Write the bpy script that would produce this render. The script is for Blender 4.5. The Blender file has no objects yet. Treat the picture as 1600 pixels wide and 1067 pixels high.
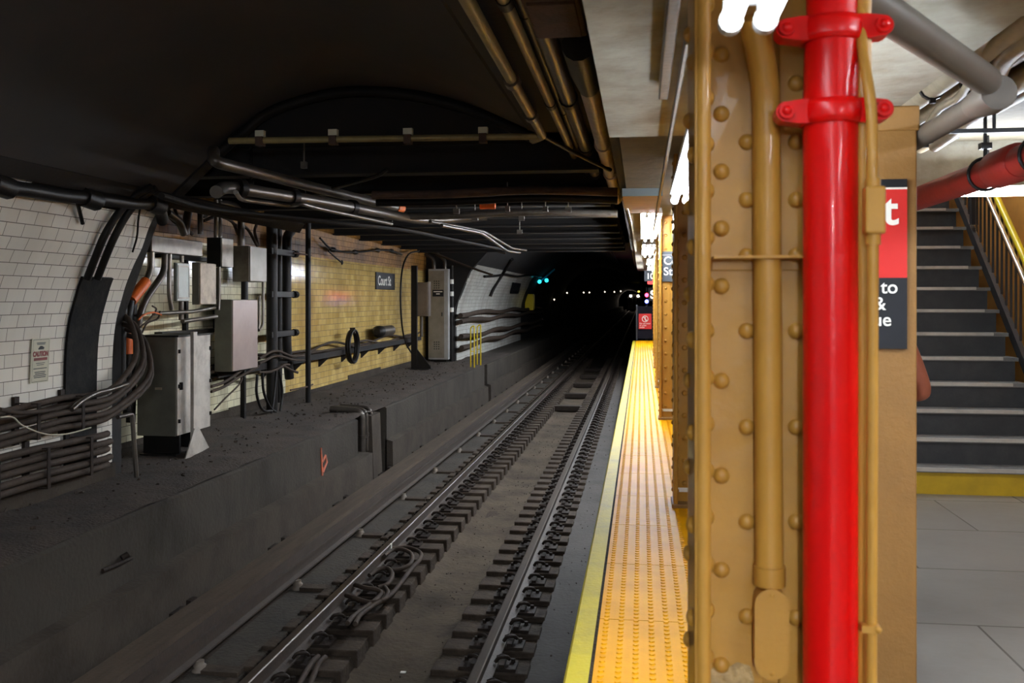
import bpy, bmesh, math, random
import numpy as np
from mathutils import Vector, Matrix, Euler
random.seed(7)
EXPOSURE = 0.54
PI = math.pi
C = bpy.context.scene.collection
# ------------------------------------------------------------------ camera
F = 1500.0
TH = math.atan2(202.0, F)
EYE = 1.45
CAM = Vector((0, 0, EYE))
FWD = Vector((-math.sin(TH), math.cos(TH), 0))
RGT = Vector((math.cos(TH), math.sin(TH), 0))
UP = Vector((0, 0, 1))
cd = bpy.data.cameras.new('camera')
cam = bpy.data.objects.new('camera', cd)
C.objects.link(cam)
cam.location = CAM
cam.rotation_euler = (PI / 2, 0, TH)
cd.sensor_width = 36
cd.lens = F * 36 / 1600
cd.shift_y = -(533.5 - 467) / 1600
cd.clip_start = 0.05
cd.clip_end = 600
cd.dof.use_dof = True
cd.dof.focus_distance = 13
cd.dof.aperture_fstop = 7.0
bpy.context.scene.camera = cam


def at(px, py, X=None, Y=None, Z=None, d=None):
    """the point of the place seen at pixel (px,py) of the photograph on the plane X=, Y=, Z= or at depth d"""
    r = FWD + RGT * ((px - 800) / F) + UP * ((467 - py) / F)
    if X is not None:
        t = X / r.x
    elif Y is not None:
        t = Y / r.y
    elif Z is not None:
        t = (Z - EYE) / r.z
    else:
        t = d
    return CAM + r * t


# ------------------------------------------------------------------ materials
MATS = {}


def nt(name):
    m = bpy.data.materials.new(name)
    m.use_nodes = True
    b = m.node_tree.nodes['Principled BSDF']
    return m, m.node_tree, b


def rgb(c):
    """sRGB 0-255 -> linear"""
    o = []
    for v in c:
        v = v / 255
        o.append(v / 12.92 if v <= .04045 else ((v + .055) / 1.055) ** 2.4)
    return (*o, 1)


def mat(name, col, rough=.6, metal=0, dirt=None, amt=.5, scale=3, bump=.0, bscale=40, stretch=(1, 1, 1), coat=0, rvar=0):
    """plain surface with blotchy dirt and a fine bump"""
    if name in MATS:
        return MATS[name]
    m, t, b = nt(name)
    L = t.links
    b.inputs['Roughness'].default_value = rough
    b.inputs['Metallic'].default_value = metal
    b.inputs['Coat Weight'].default_value = coat
    c = rgb(col)
    tc = t.nodes.new('ShaderNodeTexCoord')
    mp = t.nodes.new('ShaderNodeMapping')
    mp.inputs['Scale'].default_value = stretch
    L.new(tc.outputs['Object'], mp.inputs['Vector'])
    if dirt is None:
        dirt = tuple(v * .55 for v in col)
    n = t.nodes.new('ShaderNodeTexNoise')
    n.inputs['Scale'].default_value = scale
    n.inputs['Detail'].default_value = 8
    n.inputs['Roughness'].default_value = .65
    L.new(mp.outputs[0], n.inputs['Vector'])
    r = t.nodes.new('ShaderNodeValToRGB')
    r.color_ramp.elements[0].position = .42
    r.color_ramp.elements[1].position = .68
    r.color_ramp.elements[1].color = (amt, amt, amt, 1)
    L.new(n.outputs['Fac'], r.inputs[0])
    mx = t.nodes.new('ShaderNodeMix')
    mx.data_type = 'RGBA'
    mx.inputs[6].default_value = c
    mx.inputs[7].default_value = rgb(dirt)
    L.new(r.outputs[0], mx.inputs[0])
    L.new(mx.outputs[2], b.inputs['Base Color'])
    if rvar:
        ma = t.nodes.new('ShaderNodeMath')
        ma.operation = 'MULTIPLY_ADD'
        ma.inputs[1].default_value = rvar
        ma.inputs[2].default_value = rough
        L.new(n.outputs['Fac'], ma.inputs[0])
        L.new(ma.outputs[0], b.inputs['Roughness'])
    if bump:
        n2 = t.nodes.new('ShaderNodeTexNoise')
        n2.inputs['Scale'].default_value = bscale
        n2.inputs['Detail'].default_value = 6
        L.new(tc.outputs['Object'], n2.inputs['Vector'])
        bp = t.nodes.new('ShaderNodeBump')
        bp.inputs['Strength'].default_value = bump
        bp.inputs['Distance'].default_value = .02
        L.new(n2.outputs['Fac'], bp.inputs['Height'])
        L.new(bp.outputs[0], b.inputs['Normal'])
    MATS[name] = m
    return m


def emit(name, col, s):
    if name in MATS:
        return MATS[name]
    m, t, b = nt(name)
    b.inputs['Base Color'].default_value = rgb(col)
    b.inputs['Emission Color'].default_value = rgb(col)
    b.inputs['Emission Strength'].default_value = s
    MATS[name] = m
    return m


def tile_mat(name, c1, c2, grout, dirt, w=.216, h=.108, rough=.18, dirt_amt=.5, dscale=1.2, mortar=.004, streak=(1, .25, 1)):
    """glazed wall tiles in running bond, laid out in metres on the UV map"""
    m, t, b = nt(name)
    L = t.links
    tc = t.nodes.new('ShaderNodeTexCoord')
    br = t.nodes.new('ShaderNodeTexBrick')
    br.inputs['Scale'].default_value = 1
    br.inputs['Brick Width'].default_value = w
    br.inputs['Row Height'].default_value = h
    br.inputs['Mortar Size'].default_value = mortar
    br.inputs['Mortar Smooth'].default_value = .2
    br.inputs['Bias'].default_value = 0
    br.inputs['Color1'].default_value = rgb(c1)
    br.inputs['Color2'].default_value = rgb(c2)
    br.inputs['Mortar'].default_value = rgb(grout)
    L.new(tc.outputs['UV'], br.inputs['Vector'])
    mp = t.nodes.new('ShaderNodeMapping')
    mp.inputs['Scale'].default_value = streak
    L.new(tc.outputs['UV'], mp.inputs['Vector'])
    n = t.nodes.new('ShaderNodeTexNoise')
    n.inputs['Scale'].default_value = dscale
    n.inputs['Detail'].default_value = 9
    n.inputs['Roughness'].default_value = .65
    L.new(mp.outputs[0], n.inputs['Vector'])
    r = t.nodes.new('ShaderNodeValToRGB')
    r.color_ramp.elements[0].position = .4
    r.color_ramp.elements[1].position = .7
    r.color_ramp.elements[1].color = (dirt_amt,) * 3 + (1,)
    L.new(n.outputs['Fac'], r.inputs[0])
    mx = t.nodes.new('ShaderNodeMix')
    mx.data_type = 'RGBA'
    L.new(br.outputs['Color'], mx.inputs[6])
    mx.inputs[7].default_value = rgb(dirt)
    L.new(r.outputs[0], mx.inputs[0])
    L.new(mx.outputs[2], b.inputs['Base Color'])
    ma = t.nodes.new('ShaderNodeMath')
    ma.operation = 'MULTIPLY_ADD'
    ma.inputs[1].default_value = .6
    ma.inputs[2].default_value = rough
    L.new(br.outputs['Fac'], ma.inputs[0])
    L.new(ma.outputs[0], b.inputs['Roughness'])
    ad = t.nodes.new('ShaderNodeMath')
    ad.operation = 'MULTIPLY_ADD'
    ad.inputs[1].default_value = -1
    n3 = t.nodes.new('ShaderNodeTexNoise')
    n3.inputs['Scale'].default_value = 9
    L.new(tc.outputs['UV'], n3.inputs['Vector'])
    L.new(br.outputs['Fac'], ad.inputs[0])
    L.new(n3.outputs['Fac'], ad.inputs[2])
    bp = t.nodes.new('ShaderNodeBump')
    bp.inputs['Strength'].default_value = .35
    bp.inputs['Distance'].default_value = .006
    L.new(ad.outputs[0], bp.inputs['Height'])
    L.new(bp.outputs[0], b.inputs['Normal'])
    MATS[name] = m
    return m


# ------------------------------------------------------------------ mesh builder
class MB:
    def __init__(s):
        s.v = []
        s.f = []
        s.mi = []
        s.sm = []

    def add(s, vs, fs, mi=0, smooth=False):
        b = len(s.v)
        s.v.extend(tuple(p) for p in vs)
        for f in fs:
            s.f.append(tuple(i + b for i in f))
            s.mi.append(mi)
            s.sm.append(smooth)
        return s

    def box(s, x0, x1, y0, y1, z0, z1, mi=0, M=None):
        vs = [Vector((x, y, z)) for z in (z0, z1) for y in (y0, y1) for x in (x0, x1)]
        if M:
            vs = [M @ p for p in vs]
        return s.add(vs, [(0, 2, 3, 1), (4, 5, 7, 6), (0, 1, 5, 4), (2, 6, 7, 3), (0, 4, 6, 2), (1, 3, 7, 5)], mi)

    def cbox(s, c, dx, dy, dz, mi=0, M=None):
        return s.box(c[0] - dx / 2, c[0] + dx / 2, c[1] - dy / 2, c[1] + dy / 2, c[2] - dz / 2, c[2] + dz / 2, mi, M)

    def prism(s, prof, y0, y1, mi=0, caps=True, closed=True, smooth=False):
        """(x,z) outline pushed along Y"""
        n = len(prof)
        vs = [(x, y0, z) for x, z in prof] + [(x, y1, z) for x, z in prof]
        fs = [(i, (i + 1) % n, (i + 1) % n + n, i + n) for i in range(n if closed else n - 1)]
        s.add(vs, fs, mi, smooth)
        if caps and closed:
            s.add(vs, [tuple(range(n)), tuple(range(2 * n - 1, n - 1, -1))], mi)
        return s

    def tube(s, pts, r, seg=10, mi=0, caps=True):
        pts = [Vector(p) for p in pts]
        rr = r if isinstance(r, (list, tuple)) else [r] * len(pts)
        vs = []
        t0 = (pts[1] - pts[0]).normalized()
        a = t0.orthogonal().normalized()
        for i, p in enumerate(pts):
            if i == 0:
                t = t0
            elif i == len(pts) - 1:
                t = (pts[i] - pts[i - 1]).normalized()
            else:
                t = ((pts[i] - pts[i - 1]).normalized() + (pts[i + 1] - pts[i]).normalized())
                t = t.normalized() if t.length > 1e-6 else (pts[i + 1] - pts[i]).normalized()
            a = (a - t * a.dot(t))
            a = a.normalized() if a.length > 1e-6 else t.orthogonal().normalized()
            b = t.cross(a)
            for k in range(seg):
                w = 2 * PI * k / seg
                vs.append(p + (a * math.cos(w) + b * math.sin(w)) * rr[i])
        fs = []
        for i in range(len(pts) - 1):
            for k in range(seg):
                k2 = (k + 1) % seg
                fs.append((i * seg + k, i * seg + k2, (i + 1) * seg + k2, (i + 1) * seg + k))
        s.add(vs, fs, mi, True)
        if caps:
            n = len(pts) - 1
            s.add([vs[k] for k in range(seg)], [tuple(range(seg - 1, -1, -1))], mi)
            s.add([vs[n * seg + k] for k in range(seg)], [tuple(range(seg))], mi)
        return s

    def cyl(s, p0, p1, r, seg=14, mi=0):
        return s.tube([p0, p1], r, seg, mi)

    def dome(s, c, nrm, r, h, seg=10, rings=3, mi=0):
        n = Vector(nrm).normalized()
        a = n.orthogonal().normalized()
        b = n.cross(a)
        c = Vector(c)
        vs = []
        for j in range(rings):
            w = j / rings * PI / 2
            for k in range(seg):
                q = 2 * PI * k / seg
                vs.append(c + (a * math.cos(q) + b * math.sin(q)) * r * math.cos(w) + n * h * math.sin(w))
        vs.append(c + n * h)
        fs = []
        for j in range(rings - 1):
            for k in range(seg):
                k2 = (k + 1) % seg
                fs.append((j * seg + k, j * seg + k2, (j + 1) * seg + k2, (j + 1) * seg + k))
        for k in range(seg):
            fs.append(((rings - 1) * seg + k, (rings - 1) * seg + (k + 1) % seg, rings * seg))
        return s.add(vs, fs, mi, True)

    def torus(s, c, axis, R, r, a0=0, a1=2 * PI, n=28, seg=9, mi=0):
        ax = Vector(axis).normalized()
        a = ax.orthogonal().normalized()
        b = ax.cross(a)
        c = Vector(c)
        full = abs(a1 - a0 - 2 * PI) < 1e-4
        vs, fs = [], []
        m = n if full else n + 1
        for i in range(m):
            w = a0 + (a1 - a0) * i / n
            e = a * math.cos(w) + b * math.sin(w)
            for k in range(seg):
                q = 2 * PI * k / seg
                vs.append(c + e * (R + r * math.cos(q)) + ax * r * math.sin(q))
        for i in range(n):
            j = (i + 1) % m
            for k in range(seg):
                k2 = (k + 1) % seg
                fs.append((i * seg + k, j * seg + k, j * seg + k2, i * seg + k2))
        return s.add(vs, fs, mi, True)

    def merge(s, k):
        n = len(s.v)
        s.v.extend(k.v)
        for f, m, q in zip(k.f, k.mi, k.sm):
            s.f.append(tuple(i + n for i in f))
            s.mi.append(m)
            s.sm.append(q)
        return s

    def build(s, name, mats, parent=None, origin=None, bevel=0, fix=True):
        me = bpy.data.meshes.new(name)
        if parent is not None:
            o0 = parent.matrix_world.translation if False else Vector(parent['_o'])
        elif origin is not None:
            o0 = Vector(origin)
        else:
            xs, ys, zs = zip(*s.v)
            o0 = Vector(((min(xs) + max(xs)) / 2, (min(ys) + max(ys)) / 2, min(zs)))
        me.from_pydata([(v[0] - o0.x, v[1] - o0.y, v[2] - o0.z) for v in s.v], [], s.f)
        me.polygons.foreach_set('material_index', s.mi)
        me.polygons.foreach_set('use_smooth', s.sm)
        for m in (mats if isinstance(mats, (list, tuple)) else [mats]):
            me.materials.append(m)
        me.update()
        if fix and len(s.f) < 60000:
            bm = bmesh.new()
            bm.from_mesh(me)
            bmesh.ops.recalc_face_normals(bm, faces=bm.faces)
            bm.to_mesh(me)
            bm.free()
        o = bpy.data.objects.new(name, me)
        C.objects.link(o)
        o['_o'] = tuple(o0)
        if parent is not None:
            o.parent = parent
        else:
            o.location = o0
        if bevel:
            md = o.modifiers.new('bevel', 'BEVEL')
            md.width = bevel
            md.segments = 2
            md.limit_method = 'ANGLE'
        return o


def tag(o, label=None, cat=None, group=None, kind=None):
    if label:
        o['label'] = label
    if cat:
        o['category'] = cat
    if group:
        o['group'] = group
    if kind:
        o['kind'] = kind
    return o


def thing(name, label, cat, loc, group=None):
    o = bpy.data.objects.new(name, None)
    C.objects.link(o)
    o.empty_display_size = .1
    o.location = loc
    o['_o'] = tuple(loc)
    return tag(o, label, cat, group)


def copy_tree(o, loc=None, parent=None):
    c = o.copy()
    C.objects.link(c)
    if parent is not None:
        c.parent = parent
    if loc is not None:
        c.location = loc
    for ch in list(o.children):
        copy_tree(ch, None, c)
    return c


def text(body, size, m, parent, pos, rot, name='lettering', bold=0., ext=.0008, sx=1, align='LEFT', space=1):
    cu = bpy.data.curves.new(name, 'FONT')
    cu.body = body
    cu.size = size
    cu.extrude = ext
    cu.offset = bold
    cu.align_x = align
    cu.space_character = space
    cu.space_line = .95
    cu.materials.append(m)
    o = bpy.data.objects.new(name, cu)
    C.objects.link(o)
    bpy.context.view_layer.update()
    me = bpy.data.meshes.new_from_object(o.evaluated_get(bpy.context.evaluated_depsgraph_get()))
    bpy.data.objects.remove(o)
    o = bpy.data.objects.new(name, me)
    C.objects.link(o)
    o0 = Vector(parent['_o'])
    o.parent = parent
    o.location = Vector(pos) - o0
    o.rotation_euler = rot
    o.scale = (sx, 1, 1)
    return o


def bez(pts, n=6):
    """smooth path through points (Catmull-Rom)"""
    P = [Vector(p) for p in pts]
    P = [P[0] * 2 - P[1]] + P + [P[-1] * 2 - P[-2]]
    out = []
    for i in range(1, len(P) - 2):
        for k in range(n):
            t = k / n
            a, b, c, d = P[i - 1], P[i], P[i + 1], P[i + 2]
            out.append(.5 * ((2 * b) + (c - a) * t + (2 * a - 5 * b + 4 * c - d) * t * t + (3 * b - a - 3 * c + d) * t ** 3))
    out.append(P[-2])
    return out


def bend(pts, r=.1, n=4):
    """polyline with rounded corners"""
    P = [Vector(p) for p in pts]
    out = [P[0]]
    for i in range(1, len(P) - 1):
        u = (P[i - 1] - P[i])
        w = (P[i + 1] - P[i])
        k = min(r, u.length * .45, w.length * .45)
        a = P[i] + u.normalized() * k
        b = P[i] + w.normalized() * k
        for j in range(n + 1):
            t = j / n
            out.append(a * (1 - t) ** 2 + P[i] * 2 * t * (1 - t) + b * t * t)
    out.append(P[-1])
    return out


def pipe(name, pts, r, m, label, cat='pipe', group=None, seg=10, r_bend=.08, smooth=False):
    b = MB()
    b.tube(bez(pts) if smooth else bend(pts, r_bend), r, seg)
    return tag(b.build(name, m), label, cat, group)


# palette
M_tile = tile_mat('white_glazed_tile', (240, 234, 222), (228, 221, 208), (92, 84, 72), (168, 154, 132), dirt_amt=.3, mortar=.0032)
M_yel = tile_mat('cream_glazed_tile', (222, 190, 118), (206, 172, 100), (92, 72, 44), (112, 84, 50), dirt_amt=.55, dscale=1.4, streak=(1.6, .35, 1), rough=.1)
M_pale = tile_mat('pale_cream_tile', (236, 228, 196), (224, 214, 178), (90, 80, 62), (112, 98, 72), dirt_amt=.6, dscale=1.6, streak=(1.4, .4, 1), rough=.14)
M_tile2 = tile_mat('far_white_tile', (222, 220, 212), (208, 206, 198), (84, 78, 70), (130, 120, 108), dirt_amt=.45)
M_soot = mat('sooty_plaster', (38, 37, 37), .85, dirt=(30, 29, 29), amt=.8, scale=1.2, bump=.25, bscale=10)
M_soot2 = mat('black_steel_soot', (34, 32, 31), .75, dirt=(46, 37, 31), amt=.5, scale=2.5, bump=.2, bscale=20)
M_dirt = mat('brown_track_dirt', (56, 47, 37), .95, dirt=(38, 31, 24), amt=.85, scale=2.2, bump=.8, bscale=30)
M_muck = mat('grey_drain_silt', (74, 63, 50), .75, dirt=(44, 36, 28), amt=.9, scale=1.6, bump=.6, bscale=22, rvar=.3)
M_bench = mat('grimy_bench_concrete', (60, 54, 47), .85, dirt=(38, 32, 26), amt=.9, scale=1.5, bump=.4, bscale=25, stretch=(1, 1, .45))
M_kick = mat('grimy_brown_concrete', (64, 56, 48), .9, dirt=(44, 36, 30), amt=.85, scale=1.8, bump=.4, bscale=25)
M_conc = mat('soffit_concrete', (166, 161, 147), .8, dirt=(112, 98, 78), amt=.8, scale=2.0, bump=.35, bscale=14)
M_plat = mat('platform_concrete', (140, 136, 130), .55, dirt=(104, 100, 95), amt=.7, scale=2.5, bump=.12, bscale=60)
M_gold = mat('mustard_gloss_paint', (174, 126, 50), .42, dirt=(150, 104, 38), amt=.6, scale=4, bump=.22, bscale=16, coat=.12)
M_goldd = mat('mustard_wall_paint', (134, 94, 40), .6, dirt=(118, 82, 35), amt=.6, scale=3, bump=.15, bscale=60)
M_red = mat('red_gloss_paint', (206, 8, 7), .3, dirt=(180, 7, 7), amt=.5, scale=3, bump=.12, bscale=20, coat=.1)
M_redd = mat('dull_red_paint', (188, 58, 50), .4, dirt=(150, 42, 36), amt=.6, scale=5, bump=.1)
M_yedge = mat('yellow_edge_paint', (196, 174, 24), .55, dirt=(150, 134, 52), amt=.6, scale=5, bump=.15, bscale=50)
M_tact = mat('yellow_tactile', (224, 154, 2), .5, dirt=(196, 130, 3), amt=.6, scale=3, bump=.05, bscale=60, coat=.0)
def spec(m, v):
    m.node_tree.nodes['Principled BSDF'].inputs['Specular IOR Level'].default_value = v


spec(M_tact, .08)
spec(M_gold, .3)
spec(M_red, .2)
M_rail = mat('rusty_rail_steel', (60, 48, 39), .7, .1, dirt=(46, 36, 29), amt=.7, scale=8, bump=.15)
M_head = mat('worn_rail_top', (74, 63, 52), .42, .5, dirt=(62, 52, 43), amt=.6, scale=5, stretch=(6, .5, 1))
M_board = mat('dusty_cover_board', (80, 68, 57), .85, dirt=(60, 50, 42), amt=.7, scale=4, bump=.3, stretch=(4, .4, 1))
M_tie = mat('grimy_tie', (66, 55, 45), .9, dirt=(42, 34, 28), amt=.8, scale=6, bump=.5, bscale=30)
M_plate = mat('rusty_plate', (46, 37, 31), .7, .3, dirt=(34, 27, 23), amt=.7, scale=12, bump=.3)
M_black = mat('black_sooty_pipe', (27, 25, 24), .45, .2, dirt=(42, 35, 30), amt=.5, scale=5, bump=.1)
M_cable = mat('dusty_cable', (66, 54, 45), .75, dirt=(44, 35, 29), amt=.7, scale=8, bump=.2)
M_galv = mat('grimy_galvanised', (122, 114, 104), .35, .65, dirt=(84, 72, 62), amt=.7, scale=5, bump=.08)
M_dgalv = mat('dark_conduit', (92, 84, 76), .36, .6, dirt=(60, 52, 46), amt=.7, scale=4, bump=.08)
M_brass = mat('yellowed_conduit', (150, 132, 88), .4, .3, dirt=(96, 82, 56), amt=.6, scale=5, bump=.08)
M_pink = mat('painted_pale_pipe', (196, 178, 170), .4, 0, dirt=(120, 104, 96), amt=.6, scale=4, bump=.05)
M_olive = mat('olive_cabinet', (104, 101, 90), .55, .1, dirt=(80, 75, 66), amt=.6, scale=3, bump=.05)
M_gcab = mat('grey_cabinet_door', (192, 184, 172), .5, .1, dirt=(118, 106, 96), amt=.7, scale=3, bump=.05)
M_stain = mat('stainless_box', (138, 132, 124), .42, .8, dirt=(110, 102, 94), amt=.6, scale=3)
M_beige = mat('beige_box', (188, 170, 148), .5, .1, dirt=(122, 106, 92), amt=.7, scale=6)
M_lgrey = mat('pale_grey_box', (190, 194, 188), .45, 0, dirt=(150, 150, 142), amt=.5, scale=5)
M_orange = mat('orange_sleeve', (224, 104, 34), .5, 0, dirt=(170, 76, 28), amt=.5, scale=8)
M_sign = mat('sign_black', (26, 27, 31), .5)
M_sgrey = mat('sign_charcoal', (58, 62, 66), .4, dirt=(48, 50, 54), amt=.4)
M_sred = mat('sign_red', (190, 40, 36), .45, dirt=(174, 34, 32), amt=.4)
M_white = mat('sign_white', (226, 222, 212), .5, dirt=(206, 200, 190), amt=.3)
M_cream = mat('cream_sign', (196, 190, 166), .5, dirt=(176, 168, 142), amt=.4)
M_stredr = mat('dark_stair_red_lettering', (128, 40, 34), .5)
M_riser = mat('black_riser', (33, 33, 34), .5, dirt=(64, 62, 60), amt=.35, scale=9, bump=.1)
M_tread = mat('dark_tread', (110, 107, 102), .7, dirt=(80, 78, 75), amt=.6, scale=6, bump=.3, bscale=90)
M_nose = mat('pale_nosing', (196, 190, 180), .35, .5, dirt=(140, 134, 126), amt=.5, scale=8)
M_yriser = mat('yellow_riser', (182, 146, 10), .55, dirt=(150, 118, 10), amt=.6, scale=5)
M_iron = mat('black_railing', (36, 37, 40), .4, .2, dirt=(60, 58, 58), amt=.3, scale=6)
M_chrome = mat('steel_handrail', (214, 212, 214), .18, 1)
M_yrail = mat('yellow_handrail', (222, 196, 24), .3, dirt=(190, 164, 20), amt=.4)
M_wood = mat('ochre_boarding', (196, 150, 84), .6, dirt=(150, 108, 56), amt=.7, scale=7, stretch=(.6, 4, 1))
M_bluegrey = mat('blue_grey_board', (128, 140, 144), .6, dirt=(104, 112, 116), amt=.4)
M_housing = mat('fixture_enamel', (206, 204, 200), .35, dirt=(160, 154, 146), amt=.5)
M_tube = emit('fluorescent_glow', (232, 243, 255), 150)
M_gpipe = mat('grey_painted_conduit', (88, 80, 70), .45, .1, dirt=(68, 60, 52), amt=.5, scale=4)
M_rust = mat('rusted_steel', (76, 54, 42), .85, .1, dirt=(44, 34, 29), amt=.8, scale=5, bump=.3)

for m_ in (M_black, M_soot2, M_soot, M_cable, M_tie, M_plate, M_dirt, M_muck, M_bench, M_kick, M_board):
    spec(m_, .2)
spec(M_conc, .2)
spec(M_sign, .25)
spec(M_sred, .25)
# ================================================================== THE SETTING
ZBED, ZBEN, ZRAIL = -1.32, -.28, -1.10
YV = 8.6                 # where the near vault ends and the side recess begins
YR = 25.8                # where the recess ends and the far vault begins
YEND = 236.0


def struct(o):
    o['kind'] = 'structure'
    return o


# --- vault profile, measured on its end edge
edge = [(176, 735), (175, 660), (175, 592), (177, 536), (182, 498), (190, 468), (197, 444), (209, 414), (222, 387), (238, 344), (270, 301),
        (330, 243), (372, 205), (430, 167), (500, 145), (560, 137), (640, 142), (720, 160), (790, 188), (850, 216)]
prof = [(at(x, y, Y=YV).x, at(x, y, Y=YV).z) for x, y in edge]
prof[0] = (prof[1][0] - .0, ZBEN - .12)
pp = bez([(x, 0, z) for x, z in prof], 4)
prof = [(p.x, p.z) for p in pp]
ZT = EYE + .90           # top of the white tiling
XB = prof[0][0]


def xvault(z):
    for (x0, z0), (x1, z1) in zip(prof, prof[1:]):
        if z0 <= z <= z1:
            return x0 + (x1 - x0) * (z - z0) / (z1 - z0)
    return prof[0][0]


def at_vault(px, py, off=0.0):
    """point where the pixel ray meets the tiled flank of the near vault"""
    r = FWD + RGT * ((px - 800) / F) + UP * ((467 - py) / F)
    lo, hi = 1.0, 60.0
    for _ in range(60):
        m = (lo + hi) / 2
        p = CAM + r * m
        if p.x > xvault(p.z) + off:
            lo = m
        else:
            hi = m
    return CAM + r * lo


def vault(name, y0, y1, ztile, tilemat, sootmat, ycut=None):
    """arched lining with a thickness; UVs run in metres along the track and up the arc"""
    me = bpy.data.meshes.new(name)
    arc = [0]
    for (x0, z0), (x1, z1) in zip(prof, prof[1:]):
        arc.append(arc[-1] + math.hypot(x1 - x0, z1 - z0))
    P = list(prof)
    A = list(arc)
    k = next(i for i in range(len(P)) if P[i][1] > ztile)
    ys = [y0, y1] if ycut is None else [y0, ycut, y1]
    n = len(P)
    out = []
    for i in range(n):
        a = P[max(i - 1, 0)]
        b = P[min(i + 1, n - 1)]
        d = Vector((b[0] - a[0], b[1] - a[1])).normalized()
        out.append((P[i][0] - d.y * .3, P[i][1] + d.x * .3))
    vs, fs, mi = [], [], []
    for y in ys:
        vs += [(x, y, z) for x, z in P]
    for j in range(len(ys) - 1):
        for i in range(n - 1):
            fs.append((j * n + i, j * n + i + 1, (j + 1) * n + i + 1, (j + 1) * n + i))
            mi.append(0 if i < k and j == 0 else 1)
    b0 = len(vs)
    for y in (ys[0], ys[-1]):
        vs += [(x, y, z) for x, z in out]
    c0 = len(vs)
    for y in (ys[0], ys[-1]):
        vs += [(x, y, z) for x, z in P]
        vs += [(x, y, z) for x, z in out]
    for i in range(n - 1):
        fs.append((b0 + i, b0 + n + i, b0 + n + i + 1, b0 + i + 1)); mi.append(1)
        fs.append((c0 + i, c0 + n + i, c0 + n + i + 1, c0 + i + 1)); mi.append(1)
        fs.append((c0 + 2 * n + i, c0 + 2 * n + i + 1, c0 + 3 * n + i + 1, c0 + 3 * n + i)); mi.append(1)
    me.from_pydata(vs, [], fs)
    me.materials.append(tilemat)
    me.materials.append(sootmat)
    me.polygons.foreach_set('material_index', mi)
    uv = me.uv_layers.new(name='UVMap')
    for p in me.polygons:
        p.use_smooth = True
        for li in p.loop_indices:
            v = me.vertices[me.loops[li].vertex_index].co
            i = me.loops[li].vertex_index % n
            uv.data[li].uv = (v.y, A[i])
    o = bpy.data.objects.new(name, me)
    C.objects.link(o)
    return struct(o)


M_lining = mat('black_vault_lining', (58, 56, 55), .8, dirt=(74, 64, 60), amt=.6, scale=.7, bump=.12, bscale=5)
vault('wall_vault_near', -9, YV, ZT, M_tile, M_lining)
vault('wall_vault_far', YR, YEND, ZT + .0, M_tile2, M_soot, 40)
spec(M_lining, .2)


def uvbox(o, fx):
    me = o.data
    uv = me.uv_layers.new(name='UVMap')
    for p in me.polygons:
        for li in p.loop_indices:
            v = me.vertices[me.loops[li].vertex_index].co
            uv.data[li].uv = fx(v + Vector(o['_o']))


# --- lunette over the recess mouth, and the recess
ZC = EYE + 1.50
b = MB()
top = [p for p in prof if p[1] > ZC - .02]
x0, x1 = top[0][0], top[-1][0]
pts = [(x - .0, z + .02) for x, z in top]
poly = [(x0 - .9, ZC)] + [(x0 - .9, 3.6)] + [(x1 + .6, 3.6), (x1 + .6, ZC)]
b.prism([(-6.1, ZC), (-6.1, 3.75), (.0, 3.75), (.0, ZC)], YV + .02, YV + .3)
struct(b.build('wall_lunette', M_soot2))
b = MB().box(-6.1, 0, YV + .3, YR, ZC, ZC + .3)
struct(b.build('ceiling_recess', M_soot))
b = MB().prism([(-6.1, ZBEN - .1), (XB - .02, ZBEN - .1), (XB - .02, 1.2), (xvault(2.2) - .05, 2.2), (xvault(2.9), 2.9), (-6.1, 2.95)], YV + .02, YV + .2)
struct(b.build('wall_recess_return', M_soot2))
# tiled back wall of the recess: grey base, cream tiles, top coloured darker for soot and shade
XW = -5.82
b = MB()
yy = [YV + .2, 11.2, 13.0, 16.2, 18.6, 21.0, YR]
for (ya, yb), zb in zip(zip(yy, yy[1:]), (.10, .16, .18, .12, .20, .15)):
    b.box(XW - .25, XW + .015, ya, yb, ZBEN - .1, ZBEN + zb, 1)
yp_ = at(446, 500, X=XW).y
b.box(XW - .25, XW, YV + .2, yp_, ZBEN - .1, 2.2, 3)
b.box(XW - .25, XW, yp_, YR, ZBEN - .1, 2.2, 0)
b.box(XW - .25, XW, YV + .2, YR, 2.2, 2.95, 2)
M_yel2 = tile_mat('sooted_shaded_cream_tile', (168, 118, 54), (148, 102, 46), (56, 40, 24), (58, 41, 24), dirt_amt=.9, dscale=1.3, streak=(1.2, .5, 1), rough=.4)  # darker colour carries both the soot and the shade under the roof
spec(M_yel2, .25)
o = struct(b.build('wall_left', [M_yel, M_kick, M_yel2, M_pale]))
uvbox(o, lambda v: (v.y, v.z))
b = MB().prism([(-6.1, ZBEN - .1), (XB - .0, ZBEN - .1), (XB - .0, 1.2), (xvault(2.2), 2.2), (xvault(2.9), 2.95), (-6.1, 2.95)], YR - .15, YR + .1)
struct(b.build('wall_recess_end', M_soot2))
# lining of the arch over the far portal
b = MB().box(-6.1, 0, YR - .1, YR + .1, ZC - .0, 3.75)
struct(b.build('wall_portal', M_soot2))

# --- bench along the left: concrete body with a lower ledge, a niche and a slot
def bench(y0, y1, ledge=True, x=-4.05):
    b = MB()
    b.prism([(-6.1, ZBED - .1), (x, ZBED - .1), (x, ZBEN - .02), (x - .03, ZBEN), (-6.1, ZBEN + .02)], y0, y1)
    if ledge:
        b.prism([(x - .02, ZBED - .1), (-3.94, ZBED - .1), (-3.95, -.83), (x - .02, -.80)], y0, y1 if ledge is True else ledge, 1)
    return b


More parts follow.
